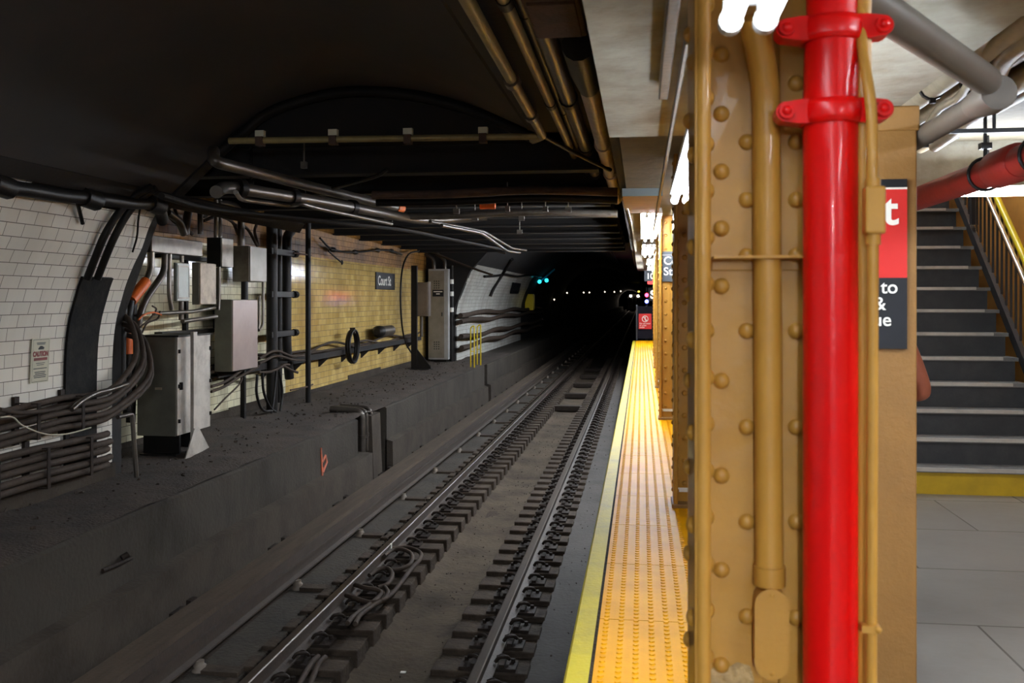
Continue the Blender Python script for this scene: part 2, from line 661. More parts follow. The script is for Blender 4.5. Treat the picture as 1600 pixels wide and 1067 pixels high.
yn0, yn1 = at(559, 650, X=-4.05).y, at(604, 634, X=-4.05).y
ys0 = at(757, 575, X=-4.05).y
b = bench(-9, yn0)
b.prism([(-4.3, ZBED - .1), (-3.94, ZBED - .1), (-3.95, -.83), (-4.3, -.80)], yn0, yn0 + .42, 1)
b.prism([(-6.1, ZBED - .1), (-4.32, ZBED - .1), (-4.32, ZBEN), (-6.1, ZBEN + .02)], yn0, yn1, 0)
b.prism([(-4.4, ZBED - .1), (-4.02, ZBED - .1), (-4.06, ZBEN - .05), (-4.4, ZBEN)], yn0 + .75, yn1 - .35, 1)
b.merge(bench(yn1, ys0)).merge(bench(ys0 + .45, YEND))
b.prism([(-6.1, ZBED - .1), (-4.3, ZBED - .1), (-4.3, ZBEN), (-6.1, ZBEN + .02)], ys0, ys0 + .45, 0)
struct(b.build('wall_bench', [M_bench, M_kick]))
# layer of dirt on top of the bench
import numpy as np
def dirt_sheet(name, xs, ys, zf, m):
    nx, ny = len(xs), len(ys)
    vs = [(x, y, zf(x, y)) for y in ys for x in xs]
    fs = [(j * nx + i, j * nx + i + 1, (j + 1) * nx + i + 1, (j + 1) * nx + i) for j in range(ny - 1) for i in range(nx - 1)]
    b = MB()
    b.add(vs, fs, 0, True)
    return struct(b.build(name, m, fix=False, origin=(0, 0, 0)))


from mathutils import noise as NZ
def zb(x, y):
    n = NZ.noise(Vector((x * 2.3, y * 1.6, .3))) * .022 + NZ.noise(Vector((x * 9, y * 7, 2))) * .012
    e = max(0, (x + 4.2) / .14)
    return ZBEN + .035 + n - .028 * min(e, 1) + (.05 if x < -5.5 else 0) * (NZ.noise(Vector((0, y * .6, 5))) + .3)
M_bdirt = mat('bench_top_dirt', (64, 52, 43), .95, dirt=(42, 34, 28), amt=.9, scale=2.5, bump=.9, bscale=35)
dirt_sheet('floor_bench_top', np.linspace(-5.83, -4.075, 26), np.linspace(3.0, 30.0, 220), zb, M_bdirt)

# --- track floor: side slabs and a lower trough between the half ties
b = MB()
b.prism([(-4.4, ZBED), (-2.22, ZBED), (-2.20, ZBED - .13), (-1.56, ZBED - .13), (-1.54, ZBED), (-.28, ZBED), (-.28, ZBED - .4), (-4.4, ZBED - .4)], -9, YEND, 0)
struct(b.build('floor_track', M_dirt))
def zt(x, y):
    e = min(1, max(0, min((x + 2.2) / .12, (-1.56 - x) / .12)))
    return ZBED - .12 + .035 * (1 - e) + NZ.noise(Vector((x * 2, y * .9, 1))) * .02 + NZ.noise(Vector((x * 9, y * 6, 1))) * .006
dirt_sheet('floor_trough', np.linspace(-2.2, -1.56, 14), np.linspace(3.5, 40, 260), zt, M_muck)
def zs(x, y):
    return ZBED + .012 + NZ.noise(Vector((x * 3, y * 2.5, 4))) * .014 + NZ.noise(Vector((x * 11, y * 9, 1))) * .006
M_edirt = mat('trackside_dirt', (54, 46, 36), .95, dirt=(36, 30, 23), amt=.9, scale=2.6, bump=.7, bscale=28)
dirt_sheet('floor_between_rails', np.linspace(-3.3, -2.9, 10), np.linspace(3.5, 40, 240), zs, M_edirt)
M_edge = mat('trackside_slab', (54, 47, 40), .85, dirt=(40, 34, 28), amt=.85, scale=2.0, bump=.4, bscale=24)
dirt_sheet('floor_platform_side', np.linspace(-.83, -.3, 12), np.linspace(3.0, 40, 240), zs, M_edge)

# --- platform
YP = 33.6
b = MB().prism([(-.20, -.0), (4.6, -.0), (4.6, -.3), (-.20, -.3)], -6, YP, 0)
b.box(.05, 4.6, -6, YP, -1.7, -.3, 0)
o = b.build('floor', M_plat)
struct(o)
M_plat2 = tile_mat('platform_slabs', (126, 119, 110), (117, 110, 101), (90, 84, 77), (98, 91, 82), w=1.22, h=.92, rough=.42, dirt_amt=.6, dscale=1.5, mortar=.006, streak=(1, 1, 1))
o.data.materials[0] = M_plat2
ca, sa = math.cos(.0), math.sin(.0)
uvbox(o, lambda v: (v.x + .35, v.y + .1))
b = MB().prism([(-.295, -.30), (-.295, -.012), (-.285, .0), (-.2, .004), (-.2, -.30)], -6, YP)
struct(b.build('trim_edge', M_yedge))
b = MB()
y = 1.6
while y < YP:
    y2 = min(y + .915, YP)
    b.box(-.185, .42, y + .003, y2 - .003, -.01, .008)
    y = y2
vs, fs = [], []
rows = [-.155 + .066 * i for i in range(9)]
sp = .05
for i in range(int((YP - 1.7) / sp)):
    yv = 1.68 + i * sp
    for x in rows:
        q = len(vs)
        for (r, z) in ((.0135, .008), (.010, .0125)):
            for kk in range(7):
                vs.append((x + r * math.cos(kk * 2 * PI / 7), yv + r * math.sin(kk * 2 * PI / 7), z))
        for kk in range(7):
            k2 = (kk + 1) % 7
            fs.append((q + kk, q + k2, q + 7 + k2, q + 7 + kk))
        fs.append(tuple(range(q + 7, q + 14)))
b.add(vs, fs, 0, False)
struct(b.build('floor_tactile', M_tact, fix=False))
b = MB().box(-.2, -.185, -6, YP, -.05, .002)
struct(b.build('trim_edge_joint', M_dirt))

# --- ceilings over the platform and track edge
ZS = EYE + .69
b = MB().box(-.135, .92, -6, 4.12, ZS, 3.2)
struct(b.build('ceiling_soffit', M_conc))
ZP = EYE + 1.0
b = MB()
b.box(-.135, 1.0, 4.12, YP + 1, ZP, 3.2)
b.box(1.0, 4.6, 4.12, 6.42, ZP, 3.2)
b.box(.92, 4.6, -6, 4.12, ZP, 3.2)
b.box(3.55, 4.6, 6.35, YP + 1, ZP, 3.2)
M_ceil = mat('ceiling_plaster', (126, 116, 96), .8, dirt=(88, 78, 62), amt=.7, scale=2, bump=.3, bscale=14)
struct(b.build('ceiling', M_ceil))
b = MB().box(-1.0, -.135, -9, YEND, ZC, 3.75)
struct(b.build('ceiling_track_edge', M_soot2))
b = MB().prism([(-.2, EYE + 1.02), (-.14, EYE + 1.02), (-.14, ZC), (-.2, ZC)], -9, 30)
struct(b.build('ceiling_edge_girder', M_soot2))
# right-hand shell
b = MB().box(4.6, 4.8, -6, YP + 1, -.3, 3.2)
struct(b.build('wall_right', M_goldd))
b = MB().box(-.6, 4.8, -9.2, -9, -1.7, 3.75)
b.box(-6.2, -.6, -9.2, -9, -1.7, 3.75)
struct(b.build('wall_rear', M_soot))
# dark wall at the platform end, beyond the yellow strip
b = MB().box(-.02, 4.6, 40, 40.3, -1.7, 3.75)
b.box(.04, .16, 40, YEND, -1.7, 3.75)
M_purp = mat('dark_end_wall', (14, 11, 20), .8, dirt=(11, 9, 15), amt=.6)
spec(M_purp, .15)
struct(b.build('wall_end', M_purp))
b = MB().box(-.2, 4.6, YP, 40, -1.0, -.62)
struct(b.build('floor_end_walk', M_purp))
b = MB().box(-6.2, .3, YEND, YEND + .3, -1.8, 3.8)
struct(b.build('wall_tunnel_end', M_soot))

# grey plinth along the foot of the near vault
o = MB().box(XB - .05, XB + .035, -9, YV, ZBEN - .05, ZBEN + .17).build('baseboard_left', M_kick)
struct(o)
# ================================================================== THE TRACK
XL, XR = -2.62, -1.12
RZ = ZRAIL
def rail_profile(x, z):
    h = [(-.07, -.15), (.07, -.15), (.07, -.138), (.012, -.118), (.009, -.045), (.036, -.034), (.036, -.006), (.028, 0), (-.028, 0), (-.036, -.006), (-.036, -.034), (-.009, -.045), (-.012, -.118), (-.07, -.138)]
    return [(x + a, z + c) for a, c in h]


for x, lab in ((XL, 'worn steel running rail beside the covered third rail'), (XR, 'worn steel running rail nearer the yellow platform edge')):
    b = MB()
    b.prism(rail_profile(x, RZ), 2.5, 225)
    for i, f in enumerate(b.f):
        if 0 <= i < 14 and i in (6, 7, 8):
            b.mi[i] = 1
    tag(b.build('running_rail', [M_rail, M_head], bevel=0), lab, 'rail', 'running rails')

# half ties: block + steel plate + two spring clips, nearest ones in view
def make_tie(side):
    """side -1: ties under the rail by the third rail, +1: under the rail by the platform"""
    x = XL if side < 0 else XR
    xa, xb = (x - .34, x + .44) if side < 0 else (x - .42, x + .30)
    o0 = (x, 0, ZBED)
    b = MB()
    b.box(xa, xb, -.115, .115, ZBED - .14, ZBED + .045)
    t = b.build('half_tie', M_tie, origin=o0, bevel=.012)
    p = MB().box(x - .21, x + .21, -.09, .09, ZBED + .043, ZBED + .068)
    for s in (-1, 1):
        p.cyl((x + s * .175, .05, ZBED + .06), (x + s * .175, .05, ZBED + .095), .018, 6)
        p.box(x + s * .085, x + s * .125, -.075, .075, ZBED + .066, ZBED + .09)
    p.build('tie_plate', M_plate, t)
    for s in (-1, 1):
        q = MB()
        q.tube(bez([(x + s * .055, -.045, ZBED + .10), (x + s * .085, -.05, ZBED + .135), (x + s * .14, -.02, ZBED + .13), (x + s * .15, .025, ZBED + .10), (x + s * .10, .05, ZBED + .115), (x + s * .055, .045, ZBED + .10)], 3), .014, 6)
        q.build('rail_clip', M_plate, t)
    return t


NT, SP, Y0 = 92, .432, 4.75
for side, what in ((-1, 'grimy half tie with plate and clips under the rail beside the third rail'), (1, 'grimy half tie with plate and clips under the rail beside the platform')):
    proto = make_tie(side)
    tag(proto, what, 'railway tie', 'half ties under the third rail side' if side < 0 else 'half ties under the platform side')
    for i in range(NT):
        o = proto if i == 0 else copy_tree(proto)
        o.location.y = Y0 + i * SP + random.uniform(-.025, .025) + (.1 if side > 0 else 0)

# timbers bridging the trough farther along
for i, y in enumerate((24.6, 27.8, 31.2, 34.6, 38.0)):
    b = MB().box(-2.26, -1.5, y - .16, y + .16, ZBED - .1, ZBED + .04)
    tag(b.build('cross_tie', M_plate, bevel=.02), ('nearest of the timbers' if i == 0 else ['', 'second timber', 'third timber', 'fourth timber', 'farthest of the timbers'][i]) + ' bridging the trough between the two rails', 'railway tie', 'timbers across the trough')

# third rail
T = thing('third_rail', 'long third rail under a dusty flat cover board beside the concrete bench', 'third rail', (-3.35, 40, ZBED))
b = MB().prism([(-3.56, RZ + .085), (-3.30, RZ + .10), (-3.30, RZ + .145), (-3.56, RZ + .13)], 2.5, 225)
b.build('cover_board', M_board, T)
b = MB().prism([(-3.335, RZ + .01), (-3.27, RZ + .01), (-3.27, RZ - .02), (-3.295, RZ - .03), (-3.295, RZ - .10), (-3.255, RZ - .115), (-3.255, RZ - .13), (-3.35, RZ - .13), (-3.35, RZ - .115), (-3.31, RZ - .10), (-3.31, RZ - .03), (-3.335, RZ - .02)], 2.5, 225)
b.prism([(-3.30, RZ + .10), (-3.292, RZ + .10), (-3.292, RZ + .015), (-3.30, RZ + .015)], 2.5, 225)
b.build('contact_rail', M_rail, T)
M_ins = mat('pale_insulator', (116, 103, 90), .6, dirt=(80, 70, 60), amt=.6, scale=8)
yi = [at(px, py, X=-3.2).y for px, py in ((320, 1004), (478, 876), (568, 802))]
sp = (yi[2] - yi[0]) / 2
for k in range(26):
    y = yi[0] - sp + k * sp
    b = MB().tube([(-3.24, y, ZBED + .0), (-3.24, y, ZBED + .03), (-3.24, y, ZBED + .04), (-3.24, y, ZBED + .06), (-3.24, y, ZBED + .07), (-3.24, y, RZ - .125)], [.06, .06, .04, .05, .035, .035], 10)
    b.build('insulator', M_ins, T)
    b = MB().box(-3.62, -3.40, y + .55, y + .66, ZBED, ZBED + .03)
    b.box(-3.62, -3.58, y + .55, y + .66, ZBED, RZ + .13)
    b.box(-3.74, -3.58, y + .5, y + .7, RZ - .0, RZ + .035)
    b.build('bracket', M_plate, T)
    b = MB().box(-3.2, -2.92, y - .07, y + .06, ZBED - .02, ZBED + .045)
    b.build('support_block', M_tie, T)

# looped bond cables lying on the ties by the rail
ZK = ZBED + .14
def g(px, py, dz=0):
    return at(px, py, Z=ZK + dz)
loops = [
    ([(600, 868), (612, 860), (628, 858), (643, 866), (642, 880), (628, 888), (606, 892)], 'loop of dusty cable with a white-tagged end lying against the rail'),
    ([(612, 857), (636, 855), (655, 862), (657, 872), (640, 892), (612, 928), (580, 948), (562, 962), (555, 975)], 'longest dusty bond cable curving round the outside of the looped cables'),
    ([(577, 899), (590, 890), (606, 888), (613, 898), (606, 912), (590, 918)], 'small tight coil of dusty cable in the middle of the loops'),
    ([(541, 930), (556, 935), (578, 941), (598, 938), (606, 926), (600, 916)], 'dusty cable sweeping flat round the near end of the loops'),
    ([(553, 913), (570, 918), (588, 921), (596, 927), (588, 936), (570, 950), (552, 963), (543, 974)], 'dusty cable ending in two frayed tails on the near side of the loops'),
    ([(497, 1026), (488, 1034), (478, 1050), (466, 1072)], 'bent cable stub next to the rail at the bottom edge, closer to the rail'),
    ([(508, 1027), (498, 1036), (490, 1055), (482, 1074)], 'bent cable stub next to the rail at the bottom edge, farther from the rail')]
for i, (pts, lab) in enumerate(loops):
    b = MB().tube(bez([g(x, y, random.uniform(0, .03)) for x, y in pts], 6), .021, 9)
    o = b.build('bond_cable', M_cable)
    tag(o, lab, 'cable', 'cables lying on the ties')
    if i == 0:
        p0 = g(609, 854, .05)
        q = MB().cbox(p0, .04, .04, .06)
        q.build('tag', M_white, o)

# loose rubble on the track floor and bench: nobody could count it
b = MB()
for _ in range(380):
    y = 4 + 22 * random.random() ** 1.6
    x = random.choice([random.uniform(-2.1, -1.62), random.uniform(-2.1, -1.62), random.uniform(-.78, -.35)])
    z = ZBED - .09 if -2.15 < x < -1.6 else ZBED + .02
    s = random.uniform(.003, .007)
    M = Matrix.Translation((x, y, z + s * .3)) @ Euler((random.random() * 3, random.random() * 3, random.random() * 3)).to_matrix().to_4x4()
    b.box(-s, s, -s * .8, s * .8, -s * .6, s * .6, 0, M)
for _ in range(500):
    y = 6.5 + 19 * random.random()
    x = random.uniform(-5.6, -4.25)
    s = random.uniform(.004, .014)
    M = Matrix.Translation((x, y, zb(x, y) + s * .3)) @ Euler((random.random() * 3, random.random() * 3, random.random() * 3)).to_matrix().to_4x4()
    b.box(-s, s, -s * 1.6, s * 1.6, -s * .4, s * .4, 0, M)
o = b.build('rubble', M_dirt, fix=False)
o.data.materials[0] = M_bdirt
tag(o, 'crumbs of rubble scattered over the track floor and bench', 'rubble', kind='stuff')
# a few pale scraps
for (px, py), lab in zip(((849, 618), (952, 600), (630, 1050)), ('scrap of pale litter in the trough short of the bridging timbers', 'scrap of yellowish litter by the far platform edge', 'small white scrap in the trough at the bottom edge')):
    p = at(px, py, Z=ZBED - .07 if px < 900 else ZBED + .04)
    b = MB().cbox(p, .04, .03, .006, 0, None)
    tag(b.build('litter_scrap', M_white), lab, 'litter', 'scraps of litter')

# niche in the bench: upright pipes, and the small box beyond the stub
for i, (px, r, lab) in enumerate(((566, .05, 'thickest upright pipe in the bench niche, nearest the orange mark'), (573, .028, 'thin upright pipe in the middle of the bench niche'), (580, .03, 'thin upright pipe in the bench niche beside the concrete stub'))):
    p = at(px, 700, X=-4.11)
    b = MB().tube(bend([(-4.6, p.y, ZBEN + .09), (-4.11, p.y, ZBEN + .06), (-4.11, p.y, -.84)], .12), r, 12)
    b.tube([(-4.11, p.y, -.62), (-4.11, p.y, -.57)], r * 1.25, 12)
    tag(b.build('niche_pipe', M_dgalv), lab, 'pipe', 'upright pipes in the bench niche')
p = at(600, 660, X=-4.16)
t = thing('pull_box', 'small dark junction box with a conduit tail in the bench niche', 'junction box', (p.x, p.y, -1.0))
MB().cbox((p.x, p.y, p.z + .03), .12, .22, .24).build('box', M_black, t, bevel=.01)
MB().cyl((p.x, p.y + .03, -1.2), (p.x, p.y + .03, p.z), .025).build('conduit', M_dgalv, t)
MB().cyl((p.x, p.y - .03, p.z), (p.x, p.y - .03, ZBEN - .03), .04).build('upper_pipe', M_dgalv, t)
# orange paint mark on the bench face
M_opaint = mat('orange_spray_paint', (190, 92, 60), .7, dirt=(110, 84, 72), amt=.8, scale=20)
b = MB()
def onb(px, py, x=-4.047):
    return at(px, py, X=x)
b.tube([onb(501, 700), onb(502, 720), onb(503, 745)], .016, 5)
b.tube([onb(503, 722), onb(508, 712), onb(510, 722), onb(504, 738)], .02, 5)
b.tube([onb(503, 730), onb(503, 748)], .018, 5)
tag(b.build('paint_mark', M_opaint), 'orange sprayed mark on the concrete bench face', 'paint mark')
# rusty bar stub sticking out of a hole in the bench face
b = MB().tube([at(160, 892, X=-4.04), at(205, 872, X=-4.02)], .018, 7)
b.tube([at(190, 872, X=-4.03), at(200, 866, X=-4.0)], .025, 6)
tag(b.build('rusty_bar', M_plate), 'rusty bar stub lodged in a broken patch of the bench face', 'metal bar')

# yellow hairpin rails on the bench edge
for i, (px, lab) in enumerate(((741, 'yellow hairpin rail on the bench edge, the one nearer the grey locker'), (751, 'yellow hairpin rail on the bench edge, the one nearer the far tiled vault'))):
    p = at(px, 562, X=-4.13)
    w = .09
    b = MB().tube(bend([(p.x - w, p.y, ZBEN + .0), (p.x - w, p.y, ZBEN + 1.02), (p.x, p.y, ZBEN + 1.07), (p.x, p.y, ZBEN + .0)], .05), .016, 8)
    b.tube([(p.x - w, p.y, ZBEN + .42), (p.x, p.y, ZBEN + .42)], .011, 6)
    tag(b.build('hairpin_rail', M_yrail), lab, 'handrail', 'yellow hairpin rails')

# ================================================================== THE NEAR VAULT: cables, patch, notice
def vdir(z):
    a, c = xvault(z - .05), xvault(z + .05)
    return Vector((c - a, 0, .1)).normalized()


ya, yb_ = at_vault(98, 660).y, at_vault(147, 660).y
b = MB()
zz = np.linspace(ZBEN - .1, at_vault(122, 431).z, 24)
vs = []
for z in zz:
    x = xvault(z)
    d = vdir(z)
    nx, nz = d.z, -d.x
    for y in (ya, yb_):
        for k in (.004, .028):
            vs.append((x + nx * k, y, z + nz * k))
fs = []
for i in range(len(zz) - 1):
    q = i * 4
    fs += [(q + 1, q + 3, q + 7, q + 5), (q, q + 1, q + 5, q + 4), (q + 2, q + 6, q + 7, q + 3), (q, q + 4, q + 6, q + 2)]
fs += [(0, 2, 3, 1)]
q = (len(zz) - 1) * 4
fs += [(q, q + 1, q + 3, q + 2)]
b.add(vs, fs)
M_tar = mat('black_tarred_plate', (15, 14, 14), .75, dirt=(52, 46, 40), amt=.4, scale=7, bump=.15)
spec(M_tar, .15)
tag(b.build('cover_plate', M_tar), 'tall black plate curving up the white tiled vault', 'metal plate')
# soot smudge box under the plate's top
for (pts, lab) in (([(136, 436), (150, 400), (165, 365), (186, 332), (212, 305), (236, 292), (262, 278)], 'black cable arching up the white vault from the plate, on the near side'),
                   ([(152, 436), (166, 400), (180, 368), (198, 336), (218, 312), (244, 294), (270, 284)], 'black cable arching up the white vault from the plate, on the far side')):
    P = [at_vault(x, y, .06) for x, y in pts[:-1]]
    b = MB().tube(bez(P), .034, 9)
    for k in (14, 15):
        pass
    tag(b.build('arching_cable', M_black), lab, 'cable', 'cables arching up the near vault')
# main feeder cable along the vault with black clamps
P = [at_vault(x, y, .09) for x, y in ((-60, 285), (0, 291), (50, 298), (100, 306), (150, 310), (200, 317), (235, 319))]
P += [at_vault(250, 330, .07), at_vault(254, 345, .05)]
t = thing('feeder_cable', 'thick dark cable clamped along the upper white tiles of the vault', 'cable', P[3])
MB().tube(bez(P), .055, 12).build('cable', M_black, t)
for px, py in ((0, 290), (140, 311), (242, 320)):
    p = at_vault(px, py, .09)
    c = MB().tube([p - Vector((0, .10, -.01)), p + Vector((0, .10, -.01))], .08, 10)
    c.box(p.x - .2, p.x - .02, p.y - .03, p.y + .03, p.z + .02, p.z + .1)
    c.build('clamp', M_black, t)
b = MB().tube([at_vault(119, 306, .03), at_vault(129, 349, .03)], .018, 6)
tag(b.build('hanging_strap', M_black), 'short black strap hanging under the thick cable on the white tiles', 'strap', 'straps hanging on the tiles')
b = MB().tube(bez([at_vault(220, 318, .03), at_vault(216, 345, .03), at_vault(214, 370, .03), at_vault(207, 394, .03)]), .010, 6)
tag(b.build('hanging_strap', M_black), 'long thin dark cord dangling near the end of the white tiles', 'cord', 'straps hanging on the tiles')
# batten along the top of the tiling
zt0 = ZT + .02
b = MB()
x = xvault(ZT)
b.prism([(x - .02, ZT - .02), (x + .03, ZT - .03), (x + .10, ZT + .09), (x + .05, ZT + .12)], 3.0, YV + 3.6)
tag(b.build('batten', M_soot2), 'long sooty batten along the top of the white tiling', 'batten')
# strip of bare mortar where the top tiles are missing
y1, y2 = at_vault(66, 262).y, at_vault(232, 292).y
b = MB()
vs = []
zz = [ZT - .115, ZT - .05, ZT + .01]
for z in zz:
    d = vdir(z)
    for y in (y1, y2):
        vs.append((xvault(z) + d.z * .008, y, z - d.x * .008))
b.add(vs, [(0, 1, 3, 2), (2, 3, 5, 4)])
b.add([(v[0] - .03, v[1], v[2]) for v in vs], [(0, 2, 3, 1), (2, 4, 5, 3)])
tag(b.build('bare_mortar_strip', M_soot2), 'dark strip where the topmost row of white tiles is missing', 'bare patch')
# caution notice
pc = at_vault(62, 563, .012)
d = vdir(pc.z)
t = thing('caution_notice', 'small cream caution notice fixed to the white tiles', 'sign', pc)
ang = math.atan2(d.x, d.z)
w = (at_vault(76, 563).y - at_vault(48, 563).y) / 2
h = .185
u = Vector((0, 1, 0))
def onn(a, c, k=0):
    return pc + u * a + d * c + Vector((d.z, 0, -d.x)) * k
b = MB().add([onn(-w, -h), onn(w, -h), onn(w, h), onn(-w, h), onn(-w, -h, .006), onn(w, -h, .006), onn(w, h, .006), onn(-w, h, .006)], [(0, 3, 2, 1), (4, 5, 6, 7), (0, 1, 5, 4), (1, 2, 6, 5), (2, 3, 7, 6), (3, 0, 4, 7)])
b.build('plate', M_cream, t)
b = MB()
for a0, a1, c0, c1 in ((-w * .86, w * .86, -h * .96, -h * .94), (-w * .86, w * .86, h * .94, h * .96), (-w * .88, -w * .86, -h * .96, h * .96), (w * .86, w * .88, -h * .96, h * .96)):
    b.add([onn(a0, c0, .008), onn(a1, c0, .008), onn(a1, c1, .008), onn(a0, c1, .008)], [(0, 1, 2, 3)])
b.build('border', M_sgrey, t, fix=False)
b = MB()
for c, ww, hh in ((-.12, .5, .015), (-.2, .4, .015), (-.36, .75, .02), (-.52, .6, .02), (-.6, .55, .02), (-.68, .7, .02), (-.76, .66, .02)):
    b.add([onn(-w * ww, h * (c - hh), .008), onn(w * ww, h * (c - hh), .008), onn(w * ww, h * (c + hh), .008), onn(-w * ww, h * (c + hh), .008)], [(0, 1, 2, 3)])
b.build('small_print', M_sgrey, t, fix=False)
b = MB()
for c, ww, hh in ((.8, .5, .02), (.74, .45, .02)):
    b.add([onn(-w * ww, h * (c - hh), .008), onn(w * ww, h * (c - hh), .008), onn(w * ww, h * (c + hh), .008), onn(-w * ww, h * (c + hh), .008)], [(0, 1, 2, 3)])
b.build('heading', M_sgrey, t, fix=False)
rot = Matrix((u, d, Vector((d.z, 0, -d.x)))).transposed().to_euler()
text('CAUTION', h * .3, M_stredr, t, onn(0, h * .2, .007), rot, bold=.004, align='CENTER', sx=w * 1.55 / (h * .3 * 4.2))
b = MB().add([onn(-w * .75, h * .0, .008), onn(w * .75, h * .0, .008), onn(w * .75, h * .13, .008), onn(-w * .75, h * .13, .008)], [(0, 1, 2, 3)])
b.build('red_band', M_stredr, t, fix=False)
b = MB().add([onn(-w * .3, h * .5, .008), onn(w * .3, h * .5, .008), onn(w * .38, h * .58, .008), onn(w * .1, h * .66, .008), onn(-w * .1, h * .66, .008), onn(-w * .3, h * .56, .008)], [(0, 1, 2, 3, 4, 5)])
b.build('symbol', M_sign, t, fix=False)
# two bundles of cables on brackets low on the vault: every cable its own
def lowx(z):
    return xvault(max(z, -.2)) + .0
rows = [('upper', 0.985, 5, .027, [(188, 642)]), ('lower', 1.385, 5, .031, [(200, 708)])]
for rn, h0, n, r, endp in rows:
    yend = at(endp[0][0], endp[0][1], X=-4.66).y
    for i in range(n):
        zc = EYE - h0 + (i - (n - 1) / 2) * (r * 2.3)
        xo = XB + .15 + (i % 2) * .03
        ph = 1.3 if rn == 'upper' else 2.9
        pts = []
        yq = 3.4
        while yq < yend - .35:
            pts.append((xo + .012 * math.sin(yq * 2.1 + ph), yq, zc + .022 * math.sin(yq * 1.6 + ph)))
            yq += .35
        pts.append((xo, yend - .1, zc))
        if rn == 'upper':
            pts += [(xo + .02, yend + .22, zc + .04), (xo + .01, YV + .12 + .066 * (4 - i), zc + .26), (xo - .02, YV + .18 + .07 * (4 - i), zc + .52), (xo - .2, YV + .24 + .07 * (4 - i), zc + .72), (xo - .75, YV + .3 + .07 * (4 - i), zc + .8)]
        else:
            pts += [(xo - .05, yend + .1, zc - .01)]
        o = MB().tube(bez(pts, 3), r, 9).build('power_cable', M_cable)
        pos = ['bottom', 'second from the bottom', 'middle', 'second from the top', 'top'][i]
        tag(o, f'dusty cable, {pos} one of the {rn} bundle on the white vault', 'cable', f'cables of the {rn} bundle')
    for k in range(4):
        yb2 = yend - .35 - k * .62
        c = MB()
        hh = n * r * 1.0
        c.prism([(XB + .0, EYE - h0 + hh + .012), (XB + .225, EYE - h0 + hh + .012), (XB + .225, EYE - h0 - hh - .012), (XB, EYE - h0 - hh - .012), (XB, EYE - h0 - hh - .004), (XB + .217, EYE - h0 - hh - .004), (XB + .217, EYE - h0 + hh + .004), (XB, EYE - h0 + hh + .004)], yb2 - .02, yb2 + .02)
        c.box(XB - .0, XB + .03, yb2 - .03, yb2 + .03, EYE - h0 - hh - .06, EYE - h0 + hh + .06)
        tag(c.build('cable_bracket', M_plate), f'{["nearest the black plate end", "second from the end", "third from the end", "fourth from the end"][k]} bracket strapping the {rn} cable bundle to the vault', 'bracket', f'brackets of the {rn} bundle')
# thin pale wire drooping across the bundles
P = [at(x, y, X=-4.45) for x, y in ((0, 652), (20, 652), (36, 665), (70, 678), (104, 678), (142, 668))]
tag(MB().tube(bez(P), .006, 6).build('drooping_wire', M_cream), 'thin pale wire drooping across the cable bundles', 'wire')
P = [at(x, y, X=-4.6) for x, y in ((112, 640), (130, 625), (152, 614), (175, 608), (198, 600))]
tag(MB().tube(bez(P), .022, 8).build('grey_hose', M_dgalv), 'grey hose rising over the end of the upper cable bundle', 'hose')
P = [at(x, y, X=-4.66) for x, y in ((0, 640), (40, 645), (100, 636), (140, 618), (160, 612))]
tag(MB().tube(bez(P), .018, 7).build('top_cable', M_cable), 'thin dusty cable lying on top of the upper bundle', 'cable')
# bracket foot beside the cables
p = at(214, 716, X=-4.75)
b = MB().tube(bend([(p.x - .05, p.y - .25, p.z + .42), (p.x - .05, p.y, p.z + .42), (p.x, p.y, ZBEN)], .03), .022, 6)
tag(b.build('cable_post', M_dgalv), 'bent grey steel post between the cable bundles and the olive cabinet', 'post')
# ================================================================== THE RECESS
def cabinet(name, label, cat, p, dx, dy, z0, z1, side, door, handle=True, group=None, lip=.02, feet=None, hinges=0, vents=False):
    """p: the corner towards the track and the viewer; dx into the wall, dy along the track.
    body, a door on the track side, its handle, hinges"""
    x1, y0 = p[0], p[1]
    t = thing(name, label, cat, (x1 - dx / 2, y0 + dy / 2, z0), group)
    MB().box(x1 - dx, x1 - .02, y0, y0 + dy, z0, z1).build('body', side, t, bevel=.006)
    d = MB().box(x1 - .02, x1, y0 + lip * .3, y0 + dy - lip * .3, z0 + lip * .3, z1 - lip * .3).build('door', door, t, bevel=.005)
    if handle:
        MB().box(x1, x1 + .03, y0 + .05, y0 + .075, (z0 + z1) / 2 - .04, (z0 + z1) / 2 + .04).build('latch', M_black, d)
    for i in range(hinges):
        z = z0 + (z1 - z0) * (i + .5) / hinges
        MB().cyl((x1 + .008, y0 + dy - .01, z - .03), (x1 + .008, y0 + dy - .01, z + .03), .014, 8).build('hinge', M_black, d)
    return t


# big floor cabinet
p = at(277, 682, X=-4.95)
zt, zbm = at(277, 526, X=-4.95).z, p.z
wid = p.x - at(214, 682, Y=p.y).x
dep = at(329, 663, X=-4.95).y - p.y
t = cabinet('relay_cabinet', 'big olive steel cabinet standing on legs at the end of the white vault', 'cabinet', p, wid, dep, zbm, zt, M_olive, M_gcab, hinges=0)
for i in range(3):
    z = zbm + (zt - zbm) * (.15 + .35 * i)
    MB().cyl((p.x + .01, p.y + .03, z - .02), (p.x + .01, p.y + .03, z + .02), .014, 8).build('hinge', M_black, t)
    MB().cyl((p.x + .01, p.y + dep - .02, z - .02), (p.x + .01, p.y + dep - .02, z + .02), .014, 8).build('hinge', M_black, t)
MB().box(p.x - wid - .01, p.x + .02, p.y - .015, p.y + dep, zt - .005, zt + .012).build('top_plate', M_black, t)
b = MB().box(p.x - wid + .02, p.x - .03, p.y + .02, p.y + .10, ZBEN, ZBEN + .05)
b.box(p.x - wid + .02, p.x - .03, p.y + .10, p.y + .14, ZBEN, zbm)
b.build('stand', M_black, t)
